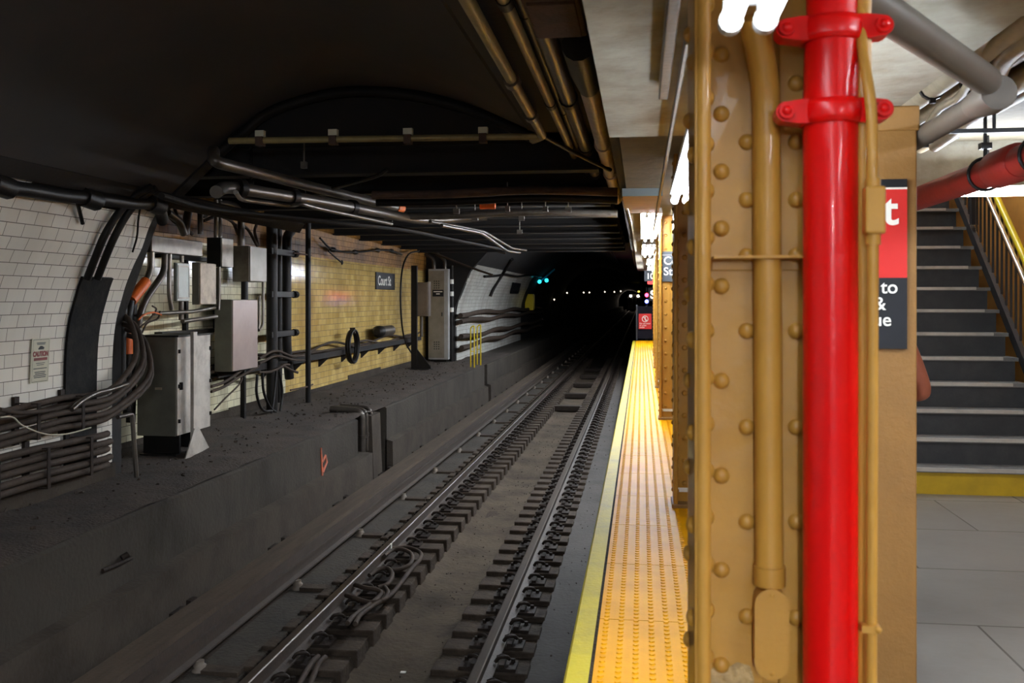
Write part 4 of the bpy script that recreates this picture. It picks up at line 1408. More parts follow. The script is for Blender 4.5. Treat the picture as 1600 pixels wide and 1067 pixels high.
for i, (px, py) in enumerate(((957, 216), (958, 271))):
    a = at(px, py, Z=EYE + 1.26)
    b = MB().tube([a, a + Vector((.12, .0, .0)), a + Vector((.22, .02, -.03))], .014, 6)
    b.cbox(a + Vector((.22, .02, -.03)), .05, .04, .05)
    tag(b.build('pipe_clamp', M_galv), ['nearer clamp arm holding the pale painted pipe', 'farther clamp arm holding the pale painted pipe'][i], 'clamp', 'clamp arms on the pale pipe')
a = at(868, 30, Z=EYE + 1.22)
t = thing('rusted_box', 'rusted steel box hung under the tunnel roof by the platform edge', 'box', (a.x, a.y, a.z))
MB().cbox(a + Vector((0, 0, .06)), .24, .6, .12).build('box', M_rust, t, bevel=.01)
MB().cbox(a + Vector((0, 0, -.005)), .2, .5, .02).build('cover', M_rust, t, bevel=.004)
p = at(974, 321, Z=EYE + .95)
t = thing('edge_lamp', 'small pinkish indicator on a bracket by the boarded ceiling box', 'indicator', p)
MB().cyl(p + Vector((0, -.1, .05)), p + Vector((.03, .15, -.02)), .02, 8).build('tube', M_pink, t)
MB().cyl(p + Vector((.03, .15, -.02)), p + Vector((.06, .8, -.12)), .02, 8).build('arm', M_black, t)
# ================================================================== PLATFORM: columns
def column(name, label, x0, y0, zt, pitch, group, wid=.30, dep=.25, tape=True, near=False):
    """riveted column: two flanges along the track, a web across, angle legs, base, tape"""
    t = thing(name, label, 'column', (x0 + wid / 2, y0 + dep / 2, 0), group)
    fl = .028
    yw = y0 + dep * .44          # front of the web
    for s in (0, 1):
        b = MB()
        xa = x0 if s == 0 else x0 + wid - fl
        b.box(xa, xa + fl, y0, y0 + dep, 0, zt)
        # rolled bulb on both edges
        for yy in (y0 + .008, y0 + dep - .008):
            b.tube([(xa + fl * .55, yy, .0), (xa + fl * .55, yy, zt)], .0145, 10)
        z = .1
        sgn = -1 if s == 0 else 1
        xs = x0 if s == 0 else x0 + wid
        k = 0
        while z < zt - .05:
            b.dome((xs, y0 + dep * (.24 if k % 2 else .74), z), (sgn, 0, 0), .017, .012, 10, 3)
            b.dome((xa + fl if s == 0 else xa, y0 + dep * .2, z + pitch * .1), (-sgn, 0, 0), .016, .011, 9, 3)
            z += pitch / 2
            k += 1
        b.build('flange', M_gold, t, bevel=.003)
    b = MB().box(x0 + fl, x0 + wid - fl, yw, yw + .02, 0, zt)
    b.build('web', M_gold, t)
    for s in (0, 1):
        b = MB()
        la = .105 if s == 0 else .115
        xa, xb2 = (x0 + fl, x0 + fl + la) if s == 0 else (x0 + wid - fl - la, x0 + wid - fl)
        b.box(xa, xb2, yw - .012, yw, 0, zt)
        if near:
            rows = NEAR_RIV[s]
            for (rx, rz) in rows:
                b.dome((rx, yw - .012, rz), (0, -1, 0), .0155, .012, 14, 4)
        else:
            z = .16
            xr = x0 + fl + .05 if s == 0 else x0 + wid - fl - .05
            while z < zt - .06:
                b.dome((xr, yw - .012, z), (0, -1, 0), .020, .014, 10, 3)
                z += pitch
        b.build('angle_leg', M_gold, t, bevel=.003)
    MB().box(x0 - .012, x0 + wid + .012, y0 - .012, y0 + dep + .012, 0, .035).build('base', M_goldd, t, bevel=.006)
    if tape:
        MB().box(x0 + fl, x0 + wid - fl, yw - .016, yw - .0125, .10, .13).build('tape', M_white, t)
    return t


# the near column: rivet places read off the plane of its web
Y1 = 1.735
YW = Y1 + .25 * .44 - .012
NEAR_RIV = ([], [])
for px, ys in ((1127, (85, 178, 268, 357, 447, 595, 743, 890)), (1167, (222, 312, 400, 517, 667, 815, 963))):
    for py in ys:
        p = at(px, py, Y=YW)
        NEAR_RIV[0].append((p.x, p.z))
    z = p.z - .178
    while z > .08:
        NEAR_RIV[0].append((p.x, z))
        z -= .178
for py in (130, 222, 312, 400, 517, 667, 815, 965):
    p = at(1244, py, Y=YW)
    NEAR_RIV[1].append((p.x, p.z))
z = p.z - .178
while z > .08:
    NEAR_RIV[1].append((p.x, z))
    z -= .178
X1 = at(1085, 600, Y=Y1).x
c1 = column('steel_column', 'nearest mustard riveted column, the one carrying the red standpipe', X1, Y1, ZS, .17, 'riveted platform columns', wid=.303, near=True, tape=False)
# strap across the web
p0, p1 = at(1113, 412, Y=YW - .03), at(1262, 412, Y=YW - .03)
b = MB().box(p0.x, p1.x + .03, YW - .055, YW, p0.z + .008, p0.z + .014)
b.box(p0.x, p1.x + .03, YW - .006, YW, p0.z - .012, p0.z + .010)
b.build('strap', M_gold, c1, bevel=.002)
# flaking patch of primer low on the web
b = MB()
pts = [at(x, y, Y=YW - .002) for x, y in ((1111, 1045), (1125, 1036), (1138, 1042), (1152, 1034), (1172, 1040), (1178, 1060), (1178, 1120), (1111, 1120))]
b.add([(p.x, YW - .003, p.z) for p in pts], [tuple(range(8))])
b.build('bare_patch', mat('rough_tan_patch', (172, 142, 92), .5, dirt=(120, 92, 56), amt=.8, scale=30, bump=.6, bscale=60), c1, fix=False)

deps = [(795, 1053), (657, 1030), (607, 1024), (577, 1020)]
YC = [at(1050, 795, Z=0).y, at(1030, 657, Z=0).y, at(1024, 607, Z=0).y]
spc = (YC[2] - YC[0]) / 2
YC += [YC[2] + spc, YC[2] + 2 * spc]
ords = ['second riveted mustard column along the yellow strip, dim and mostly behind the first', 'third riveted mustard column along the strip, the one with the station plate', 'fourth mustard column along the yellow strip, a sliver past the third', 'fifth mustard column along the yellow strip', 'farthest mustard column, near the end of the yellow strip']
cols = []
for y, lab in zip(YC, ords):
    cols.append(column('steel_column', lab, (.222, .212, .232, .265, .30)[len(cols)], y, ZP, .158, 'riveted platform columns'))
# small strip of black tape or bracket on the third column's left edge is left as paint
# station plate on the third column
yq = YC[1] + .25 * .44 - .03
a, z1, z0 = at(1034, 393, Y=yq), at(1034, 393, Y=yq).z, at(1034, 440, Y=yq).z
t = thing('column_sign', 'charcoal station name plate on the third column', 'sign', (a.x + .15, yq, z0))
MB().box(a.x, a.x + .30, yq - .006, yq, z0, z1).build('plate', M_sgrey, t, bevel=.002)
MB().box(a.x + .005, a.x + .295, yq - .0075, yq - .005, z1 - .045, z1 - .04).build('rule', M_white, t)
text('Court\nSt', .135, M_white, t, (a.x + .02, yq - .0065, z1 - .155), (PI / 2, 0, 0), bold=.0015)

# red standpipe
xp, yp = at(1298, 600, Y=1.755).x, 1.755
r = .0475
t = thing('standpipe', 'glossy red standpipe rising in front of the nearest mustard column', 'standpipe', (xp, yp, 0))
MB().tube([(xp, yp, 0), (xp, yp, at(0, 178, Y=yp).z)], r, 40).build('lower_pipe', M_red, t)
zc1, zc2 = at(1298, 178, Y=yp).z, at(1298, 50, Y=yp).z
MB().tube([(xp, yp, zc1), (xp + .002, yp, zc2)], r * .99, 40).build('middle_pipe', M_red, t)
MB().tube([(xp + .002, yp, zc2), (xp + .004, yp, ZS)], r * .93, 40).build('upper_pipe', M_red, t)
MB().cyl((xp, yp, 0), (xp, yp, .02), .09, 24).build('floor_flange', M_red, t)
for z in (zc1, zc2):
    b = MB()
    b.tube([(xp, yp, z - .021), (xp, yp, z - .020), (xp, yp, z - .010), (xp, yp, z + .010), (xp, yp, z + .020), (xp, yp, z + .021)], [r * 1.02, r * 1.16, r * 1.2, r * 1.2, r * 1.16, r * 1.02], 36)
    b.build('coupling', M_red, t)
    n_ = 10
    out = [(xp + .081 + .0175 * math.sin(PI * k / n_), z + .0175 * math.cos(PI * k / n_)) for k in range(n_ + 1)]
    out += [(xp + .055, z - .021), (xp - .055, z - .021)]
    out += [(xp - .081 - .0175 * math.sin(PI * k / n_), z - .0175 * math.cos(PI * k / n_)) for k in range(n_ + 1)]
    out += [(xp - .055, z + .021), (xp + .055, z + .021)]
    MB().prism(out, yp - .034, yp + .012).build('clamp_ears', M_red, t, bevel=.004)
    for s in (-1, 1):
        q = MB().tube([(xp + s * .081, yp - .043, z), (xp + s * .081, yp - .033, z)], [.0135, .0145], 16)
        q.dome((xp + s * .081, yp - .043, z), (0, -1, 0), .0085, .006, 12, 3)
        q.build('bolt', M_red, t)

# gold conduit on the web with its oblong fitting
pg = at(1197, 600, Y=1.81)
xg, yg = pg.x, 1.81
zl = at(1203, 905, Y=yg).z
t = thing('column_conduit', 'mustard-painted conduit down the column web ending in an oblong fitting', 'conduit', (xg, yg, zl))
zt_ = at(1197, 130, Y=yg).z
MB().tube(bend([(xg + .006, yg, zl), (xg, yg, zt_), (xg - .03, yg - .06, at(1197, 40, Y=yg).z)], .1, 6), .0255, 24).build('tube', M_gold, t)
xf = at(1206, 990, Y=yg - .03).x
zf0, zf1 = at(1206, 1062, Y=yg - .03).z, at(1206, 920, Y=yg - .03).z
hw = .0305
def stadium(hw, z0, z1, n=10):
    out = []
    for i in range(n + 1):
        w = PI * i / n
        out.append((hw * math.cos(w), z1 - hw + hw * math.sin(w)))
    for i in range(n + 1):
        w = PI + PI * i / n
        out.append((hw * math.cos(w), z0 + hw + hw * math.sin(w)))
    return out
b = MB()
b.prism([(xf + a, c) for a, c in stadium(hw * .92, zf0 + .003, zf1 - .003)], yg - .026, yg + .026)
f = b.build('fitting', M_gold, t, bevel=.002)
b = MB().prism([(xf + a, c) for a, c in stadium(hw, zf0, zf1)], yg - .032, yg - .026)
for z in (zf1 - .012, zf0 + .012):
    b.dome((xf, yg - .032, z), (0, -1, 0), .0045, .002, 10, 2)
b.build('cover', M_gold, f, bevel=.0015)
MB().cyl((xg + .006, yg, zl - .01), (xg + .006, yg, zl + .025), .029, 20).build('collar', M_gold, t)

# thin gold conduit on the right flange with a box fitting
yt2 = 1.70
xt = at(1364, 600, Y=yt2).x
t = thing('flange_conduit', 'thin mustard conduit beside the red standpipe, with a square box fitting', 'conduit', (xt, yt2, 0))
MB().tube(bend([(xt - .006, yt2, 0), (xt, yt2, EYE + .12), (xt - .002, yt2, EYE + .33), (xt - .012, yt2 + .02, EYE + .42), (xt - .012, yt2 + .06, EYE + .6)], .04), .0095, 14).build('tube', M_gold, t)
zb0, zb1 = at(1364, 366, Y=yt2).z, at(1364, 292, Y=yt2).z
b = MB().cbox((xt + .001, yt2 - .002, (zb0 + zb1) / 2), .033, .032, zb1 - zb0)
b.tube([(xt, yt2, zb0 - .018), (xt, yt2, zb1 + .014)], .0125, 14)
b.build('box_fitting', M_gold, t, bevel=.004)
zc = at(1364, 980, Y=yt2).z
b = MB().cbox((xt - .006, yt2 - .004, zc), .03, .02, .012)
b.dome((xt + .006, yt2 - .013, zc), (0, -1, 0), .006, .005, 8, 2)
b.build('clip', M_gold, t)

# pier with the exit sign, and its tape
YQ = 3.58
xq = at(1433, 600, Y=YQ).x
t = thing('pier', 'wide flat mustard pier behind the red standpipe', 'pier', (.7, YQ + .26, 0))
MB().box(.42, xq, YQ, YQ + .52, 0, ZS).build('shaft', M_goldd, t, bevel=.006)
MB().box(.40, xq + .008, YQ - .008, YQ + .528, ZS - .09, ZS - .002).build('cap', M_goldd, t, bevel=.006)
MB().box(.46, xq - .06, YQ - .004, YQ, .045, .075).build('tape', M_white, t)
yq = YQ - .002
xr_ = at(1416, 400, Y=yq).x
zz = [at(1416, y, Y=yq).z for y in (545, 434, 296, 293, 280)]
t = thing('exit_sign', 'red and black exit sign panel on the mustard pier', 'sign', (xr_ - .25, yq, zz[0]))
MB().box(xr_ - .5, xr_, yq - .012, yq, zz[0], zz[1]).build('black_panel', M_sign, t)
MB().box(xr_ - .5, xr_, yq - .012, yq, zz[1], zz[2]).build('red_panel', M_sred, t)
MB().box(xr_ - .5, xr_, yq - .012, yq, zz[2], zz[3]).build('white_rule', M_white, t)
MB().box(xr_ - .5, xr_, yq - .012, yq, zz[3], zz[4]).build('header', M_sign, t)
def ont(s, px, py, size, bold=.001):
    p = at(px, py, Y=yq - .0125)
    return text(s, size, M_white, t, (p.x, yq - .0128, p.z), (PI / 2, 0, 0), bold=bold, align='RIGHT')
ont('Exit', 1403, 350, .155, .003)
ont('. to', 1403, 458, .066, .0008)
ont('n &', 1384, 484, .066, .0008)
ont('nue', 1393, 509, .066, .0008)

# grey conduit slanting under the soffit and its run past the pier
zq = EYE + .62
p0 = at(1300, -35, Z=zq)
p1 = at(1540, 125, Z=zq)
p2 = at(1545, 150, Z=zq - .03)
p3 = at(1442, 198, Z=zq - .03)
t = thing('slanting_conduit', 'fat grey conduit slanting under the concrete soffit beside the red standpipe', 'conduit', p1)
MB().tube([p0, p1, p1 + (p1 - p0).normalized() * .03], [.041, .041, .036], 18).build('tube', M_gpipe, t)
e = thing('ceiling_conduit', 'grey conduit running along the ceiling past the pier', 'conduit', p2)
MB().tube([Vector((1.012, 2.97, zq - .03)), Vector((1.012, 6.0, zq - .03))], .036, 16).build('tube', M_gpipe, e)
MB().tube([Vector((1.012, 2.90, zq - .03)), Vector((1.012, 2.97, zq - .03)), Vector((1.012, 3.10, zq - .03))], [.05, .052, .04], 16).build('elbow_fitting', M_gpipe, e)

# pale pipes on the right-hand ceiling
labs = ['pale pipe hugging the ceiling, nearest the grey ceiling conduit', 'second pale pipe from the grey ceiling conduit', 'third pale pipe from the grey ceiling conduit', 'pale pipe nearest the red sprinkler main']
M_cpipe = mat('cream_ceiling_pipe', (186, 172, 144), .5, dirt=(130, 116, 92), amt=.7, scale=4)
for i, (x, r, z) in enumerate(((1.26, .05, ZP - .075), (1.42, .04, ZP - .06), (1.57, .055, ZP - .08), (1.73, .035, ZP - .055))):
    t = thing('ceiling_pipe', labs[i], 'pipe', (x, 4, z), 'pale pipes on the platform ceiling')
    MB().tube([(x, .5, z), (x, 6.3, z)], r, 14).build('tube', M_cpipe, t)
    for y in (3.2, 4.4, 5.6):
        b = MB().box(x - .02, x + .02, y - .012, y + .012, z + r, ZP)
        b.tube([(x, y - .012, z), (x, y + .012, z)], r + .008, 14)
        b.box(x - .012, x + .012, y - .012, y + .012, z - r - .022, z - r)
        b.build('clamp', M_iron, t)
P = [at(x, y, Z=EYE + .9) for x, y in ((1640, 10), (1590, 18), (1552, 45), (1528, 78), (1522, 110), (1500, 150), (1470, 168), (1452, 190))]
tag(MB().tube(bez(P), .018, 12).build('curving_pipe', M_cpipe), 'slim pale pipe curving in an arc on the ceiling edge', 'pipe')
P = [at(x, y, Z=EYE + .88) for x, y in ((1660, 40), (1610, 60), (1572, 90), (1555, 130), (1540, 165), (1500, 200), (1460, 228))]
tag(MB().tube(bez(P), .034, 14).build('curving_pipe', M_cpipe), 'thicker pale pipe curving in an arc under the slim one', 'pipe')

# red sprinkler main with clevis hangers
zr = EYE + .62
a, c = at(1640, 232, Z=zr), at(1425, 308, Z=zr)
c.x = a.x = at(1540, 272, Z=zr).x
t = thing('sprinkler_main', 'dull red sprinkler main running along the ceiling toward the stairs', 'pipe', (a.x, 5, zr))
MB().tube([(a.x, 1.0, zr), (a.x, 6.62, zr)], .071, 20).build('pipe', M_redd, t)
yk = at(1575, 255, X=a.x).y
for y in (yk - 1.3, yk):
    MB().tube([(a.x, y - .16, zr), (a.x, y - .13, zr), (a.x, y + .13, zr), (a.x, y + .16, zr)], [.075, .09, .09, .075], 20).build('coupling', M_redd, t)
for y in (yk - .35, yk + .3):
    b = MB().torus((a.x, y, zr), (0, 1, 0), .080, .008, n=24, seg=6)
    b.cyl((a.x, y, zr + .078), (a.x, y, ZP), .009, 6)
    b.cbox((a.x, y, zr + .14), .05, .05, .03)
    b.build('hanger', M_iron, t)
b = MB().box(1.4, 2.2, yk - .05, yk - .03, zr + .15, zr + .17)
for x in (1.45, 1.62, 1.9, 2.1):
    b.cyl((x, yk - .04, zr + .16), (x, yk - .04, ZP), .008, 6)
tag(b.build('hanger_bar', M_iron), 'thin black hanger bar under the ceiling across the red main', 'bar')

# stairs
RIS, a0 = .194, 211.0
D0 = 1500 / a0
TRD = .212
X0s, X1s = 1.15, 3.05
Ys = (D0 + 2.3 * math.sin(TH)) / math.cos(TH)
t = thing('staircase', 'flight of dark steps with a yellow first riser leading up from the platform', 'staircase', (2.1, Ys, 0))
for n in range(17):
    y = Ys + n * TRD
    z = n * RIS
    MB().box(X0s, X1s - .02, y, y + .02, z if n else 0, z + RIS - .03).build('riser', M_yriser if n == 0 else M_riser, t)
    q = MB().box(X0s, X1s, y - .02, y + TRD + .01, z + RIS - .03, z + RIS).build('tread', M_tread, t)
    MB().box(X0s, X1s - .12, y - .024, y + .006, z + RIS - .022, z + RIS + .003).build('nosing', M_nose, q)
# closed string on the right
def string(x0, x1, dz0, dz1, n=17):
    b = MB()
    ya, yb = Ys - .1, Ys + n * TRD
    za, zb2 = -.1 * RIS / TRD, n * RIS
    b.add([(x, y, z) for x in (x0, x1) for y, z in ((ya, max(za + dz0, 0)), (yb, zb2 + dz0), (yb, zb2 + dz1), (ya, za + dz1))], [(0, 1, 2, 3), (4, 7, 6, 5), (0, 4, 5, 1), (1, 5, 6, 2), (2, 6, 7, 3), (3, 7, 4, 0)])
    return b
string(X1s + .02, X1s + .06, .13, .25).build('stringer', M_iron, t)
b = MB()
# railing: balusters, posts, steel handrail; yellow rail beyond
R = thing('stair_railing', 'black baluster railing with steel handrail and yellow top rail beside the dark steps', 'railing', (X1s + .04, Ys, 0))
k = 0
y = Ys + .05
while y < Ys + 16 * TRD:
    z = (y - Ys) / TRD * RIS
    MB().cbox((X1s + .04, y, z + .655), .016, .016, .73).build('baluster', M_iron, R)
    y += .105
    k += 1
for kk in (3.2, 9.5, 15.5):
    y = Ys + kk * TRD
    z = kk * RIS
    MB().box(X1s + .01, X1s + .07, y - .03, y + .03, z + .30, z + 1.01).build('post', M_iron, R)
MB().tube([(X1s + .04, Ys - .05, -.05 * RIS / TRD + 1.035), (X1s + .04, Ys + 16 * TRD, 16 * RIS + 1.035)], .028, 12).build('top_rail', M_yrail, R)['label'] = 'bright yellow top rail'
b = MB()
yA, yB = Ys - .2, Ys + 16 * TRD
b.tube([(X1s - .03, yA, -.2 * RIS / TRD + 1.02), (X1s - .03, yB, 16 * RIS + 1.02)], .022, 12)
b.build('handrail', M_chrome, R)
M_owall = mat('orange_ochre_wall', (214, 152, 72), .5, dirt=(170, 118, 54), amt=.5)
M_bwall = mat('brown_stair_wall', (140, 112, 88), .6, dirt=(110, 88, 70), amt=.5)
o = MB().box(3.45, 3.55, 6.9, 12.5, -.1, 5.4).build('wall_stair', M_owall)
struct(o)
o = MB().box(1.0, 1.14, 6.35, 12.5, 0, 5.4)
o.box(1.0, 3.6, 12.4, 12.5, 0, 5.4)
struct(o.build('wall_stair_well', M_goldd))
o = MB().box(1.0, 3.6, 6.35, 12.5, 5.3, 5.4)
o.add([(1.0, 7.0, ZP), (3.6, 7.0, ZP), (3.6, 12.5, 5.3), (1.0, 12.5, 5.3)], [(0, 1, 2, 3)])
o2 = MB().box(1.0, 4.6, 6.42, 6.54, EYE + .70, 5.4)
struct(o2.build('wall_stair_header', M_conc))

# person standing behind the pier, only an elbow shows
def person():
    me = bpy.data.meshes.new('person')
    V, E, Rr = [], [], []
    def v(p, r, par=None):
        V.append(p)
        Rr.append(r if isinstance(r, tuple) else (r, r))
        if par is not None:
            E.append((par, len(V) - 1))
        return len(V) - 1
    el = at(1449, 622, Y=4.52)
    cx, cy = .95, 4.46
    pel = v((cx, cy, .90), (.155, .115))
    wa = v((cx, cy, 1.05), (.14, .10), pel)
    ch = v((cx, cy + .0, 1.24), (.165, .11), wa)
    nb = v((cx, cy - .01, 1.38), (.075, .07), ch)
    nk = v((cx, cy, 1.44), (.05, .05), nb)
    hd = v((cx, cy + .02, 1.52), (.072, .085), nk)
    h2 = v((cx, cy + .025, 1.60), (.078, .095), hd)
    v((cx, cy + .01, 1.67), (.05, .06), h2)
    for s in (-1, 1):
        sh = v((cx + s * .17, cy, 1.335), .06, ch)
        ex = el.x - .006 if s > 0 else cx - .30
        e_ = v((ex, el.y - .0, el.z + .012), .041, sh)
        wr = v((cx + s * .10, cy + .26, 1.02), .03, e_)
        pm = v((cx + s * .04, cy + .31, 1.03), (.034, .02), wr)
        for k, (dx, dy, dz) in enumerate(((-.030, .028, .028), (-.038, .034, .010), (-.036, .034, -.008), (-.028, .03, -.024))):
            f1 = v((cx + s * .04 + s * dx, cy + .31 + dy, 1.03 + dz), .0095, pm)
            f2 = v((cx + s * .04 + s * dx * 1.6, cy + .31 + dy * 1.0, 1.045 + dz), .0085, f1)
        th = v((cx + s * .055, cy + .325, 1.062), .0105, pm)
        v((cx + s * .035, cy + .34, 1.085), .009, th)
        hp = v((cx + s * .095, cy, .84), .095, pel)
        kn = v((cx + s * .11, cy + .03, .47), .062, hp)
        an = v((cx + s * .115, cy, .09), .042, kn)
        ft = v((cx + s * .12, cy + .08, .045), (.042, .035), an)
        v((cx + s * .125, cy + .17, .032), (.038, .026), ft)
    me.from_pydata(V, E, [])
    o = bpy.data.objects.new('person', me)
    C.objects.link(o)
    sk = o.modifiers.new('skin', 'SKIN')
    for i, rr in enumerate(Rr):
        me.skin_vertices[0].data[i].radius = rr
    me.skin_vertices[0].data[0].use_root = True
    sb = o.modifiers.new('sub', 'SUBSURF')
    sb.levels = sb.render_levels = 2
    bpy.context.view_layer.update()
    dg = bpy.context.evaluated_depsgraph_get()
    m2 = bpy.data.meshes.new_from_object(o.evaluated_get(dg))
    bpy.data.objects.remove(o)
    cl = mat('rust_brown_jacket', (150, 82, 58), .6, dirt=(126, 66, 46), amt=.5, scale=12, bump=.1)
    tr = mat('dark_trousers', (44, 46, 56), .8)
    skn = mat('skin', (186, 132, 104), .5, dirt=(170, 116, 90), amt=.3)
    sho = mat('black_shoes', (28, 26, 26), .4)
    m2.materials.clear()
    for m in (cl, tr, skn, sho):
        m2.materials.append(m)
    for p in m2.polygons:
        c = p.center
        p.use_smooth = True
        k = 0
        if c.z < .085:
            k = 3
        elif c.z < .93 and not (c.y > cy + .2):
            k = 1
        elif c.z > 1.425 or (c.y > cy + .262):
            k = 2
        p.material_index = k
    o = bpy.data.objects.new('person', m2)
    for vv in m2.vertices:
        vv.co -= Vector((cx, cy, 0))
    o.location = (cx, cy, 0)
    o['_o'] = (cx, cy, 0)
    C.objects.link(o)
    tag(o, 'person behind the mustard pier, only a rust-brown elbow sticking out', 'person')
    hair = mat('dark_hair', (40, 32, 28), .6)
    b = MB()
    for j in range(7):
        w = j / 6
        b.add([], [])
    b.dome((cx, cy - .005, 1.60), (0, -.25, 1), .098, .115, 18, 6)
    b.build('hair', hair, o)
    for s in (-1, 1):
        MB().dome((cx + s * .032, cy + .118, 1.588), (0, 1, 0), .012, .006, 10, 3).build('eye', M_white, o)
        MB().dome((cx + s * .084, cy + .015, 1.575), (s, 0, 0), .025, .014, 10, 3).build('ear', skn, o)
    MB().tube([(cx, cy + .105, 1.60), (cx, cy + .135, 1.555)], [.008, .016], 8).build('nose', skn, o)
    MB().tube([(cx - .022, cy + .108, 1.522), (cx, cy + .116, 1.521), (cx + .022, cy + .108, 1.522)], .006, 6).build('mouth', mat('lips', (150, 84, 74), .5), o)
    ph = MB().cbox((cx, cy + .37, 1.07), .07, .012, .14)
    tag(ph.build('phone', M_sign, bevel=.004), 'dark phone held in front of the person behind the pier', 'phone')


person()

# boarded box on the ceiling beyond the soffit
ya_, yb2 = 8.75, 10.5
b = MB().prism([(-.172, ZP - .07), (.19, ZP - .07), (.19, ZP), (-.172, ZP)], ya_, ya_ + .02)
t = thing('ceiling_box', 'boarded box under the ceiling with a blue-grey end and ochre underside', 'box', (0, 9.6, ZP - .07))
b.build('end_board', M_bluegrey, t)
for i in range(4):
    y0 = ya_ + .02 + i * .43
    MB().box(-.168, .186, y0, y0 + .425, ZP - .07, ZP).build('board', M_wood, t)

# ================================================================== LIGHTS
def fixture(label, x, y0, y1, z, s=100, w=.15, hw=.075, s_left=None, group='fluorescent fixtures over the platform'):
    M_t = emit('fluorescent_glow_%d' % s, (232, 243, 255), s)
    t = thing('ceiling_light', label, 'light fixture', (x, (y0 + y1) / 2, z), group)
    hw_ = hw
    b = MB().prism([(x - hw_, z + .03), (x + hw_, z + .03), (x + hw_ - .01, z + .09), (x - hw_ + .01, z + .09)], y0, y1)
    b.build('housing', M_housing, t, bevel=.004)
    off = [(-.0275), (.0275)] if w < .2 else [-.05, .05]
    for o_ in off:
        MB().cyl((x + o_, y0 + .03, z), (x + o_, y1 - .03, z), .0165, 12).build('tube', M_t if o_ > 0 or s_left is None else emit('fluorescent_glow_%d' % s_left, (232, 243, 255), s_left), t)
    for o_ in off:
        for y in (y0 + .015, y1 - .015):
            q = MB().cyl((x + o_, y - .013, z), (x + o_, y + .013, z), .0195, 14)
            q.box(x + o_ - .012, x + o_ + .012, y - .012, y + .012, z, z + .032)
            q.build('lamp_holder', M_housing, t)
    return t


xf1 = at(1163, 50, d=1.60).x
zf = at(1163, 48, d=1.60).z
fixture('nearest fluorescent fixture, hanging just before the first riveted column', xf1, -.75, 1.60, zf, 10, hw=.034)
x2 = at(1062, 318, d=4.7).x
fixture('second fluorescent fixture, seen at the edge of the first riveted column', x2, 2.35, 4.72, EYE + .475, 115, w=.17, hw=.05, s_left=14)
xs3 = .11
fixture('third fluorescent fixture, just past the boarded ceiling box', xs3, 10.55, 15.0, EYE + .90, 190, w=.2, hw=.12)
fixture('fourth fluorescent fixture down the platform', .13, 16.6, 20.6, EYE + .90, 190, w=.2, hw=.12)
fixture('fifth fluorescent fixture down the platform', .25, 22.5, 26.5, EYE + .90, 190, w=.2, hw=.12)
fixture('farthest fluorescent fixture, over the end of the platform', .3, 28.0, 32.0, EYE + .90, 190, w=.2, hw=.12)
fixture('fluorescent fixture over the inner aisle beyond the pier', 1.0, 7.6, 10.0, EYE + .9, w=.2)
for i, y in enumerate((-3.4, -6.0)):
    fixture(['fluorescent fixture over the platform edge, one back from the nearest', 'fluorescent fixture over the platform edge, two back from the nearest'][i], xf1, y, y + 2.4, zf, 400)
for i, y in enumerate((-3.6, .4)):
    fixture(['fluorescent fixture over the wide floor, rear', 'fluorescent fixture over the wide floor beside the soffit'][i], 2.4, y, y + 2.4, EYE + .85, 100, w=.2)
fixture('fluorescent fixture up in the stair well', 2.1, 8.0, 10.4, 4.6, 120, w=.2)
# raceway beside the near fixtures
b = MB().box(.055, .085, -5, 3.1, ZS - .055, ZS - .002)
o = b.build('ceiling_bar', M_dgalv, bevel=.004)
tag(o, 'narrow dark raceway under the soffit beside the fluorescent fixtures', 'raceway')
b = MB().box(.10, .115, 2.3, 8.7, EYE + .60, EYE + .62)  # thin pale bar added for the bright edge line of the housing
o = b.build('ceiling_bar', M_galv, bevel=.004)
tag(o, 'pale bar standing for the bright housing edge of the second fluorescent fixture', 'raceway')
# crossways fluorescent fixture over the stairs
ytr = 6.15
a, c = at(1468, 303, Y=ytr), at(1700, 302, Y=ytr)
t = thing('stair_light', 'long fluorescent light across the foot of the stairs', 'light fixture', ((a.x + c.x) / 2, ytr, a.z))
zl_ = a.z
MB().box(a.x, c.x, ytr + .03, ytr + .09, zl_ - .01, zl_ + .05).build('housing', M_housing, t, bevel=.004)
MB().cyl((a.x + .02, ytr, zl_), (c.x - .02, ytr, zl_), .019, 12).build('tube', M_tube, t)
for x in (a.x, c.x):
    MB().cbox((x, ytr + .02, zl_), .02, .05, .05).build('lamp_holder', M_housing, t)
    MB().cyl((x + (.3 if x == a.x else -.3), ytr + .06, zl_ + .04), (x + (.3 if x == a.x else -.3), ytr + .06, ZP), .008, 6).build('hanger', M_iron, t)

# ================================================================== FAR END OF THE PLATFORM AND TUNNEL
p = at(1013, 431, Y=27)
t = thing('hanging_board', 'small black hanging board reading 10 under the far lights', 'sign', (p.x, 27, p.z - .12))
w = at(1018.5, 431, Y=27).x - at(1006, 431, Y=27).x
MB().cbox((p.x, 27, p.z), w, .03, .30).build('plate', M_sign, t)
text('10', .22, M_white, t, (p.x - .06, 26.98, p.z - .08), (PI / 2, 0, 0), bold=.006, align='LEFT')
MB().cyl((p.x, 27, p.z + .12), (p.x, 27, ZP), .012, 6).build('rod', M_iron, t)
p = at(1017, 440, Y=29)
tag(MB().cbox(p, .20, .03, .16).build('red_sign', M_sred), 'small red board hanging under the board with the number', 'sign')
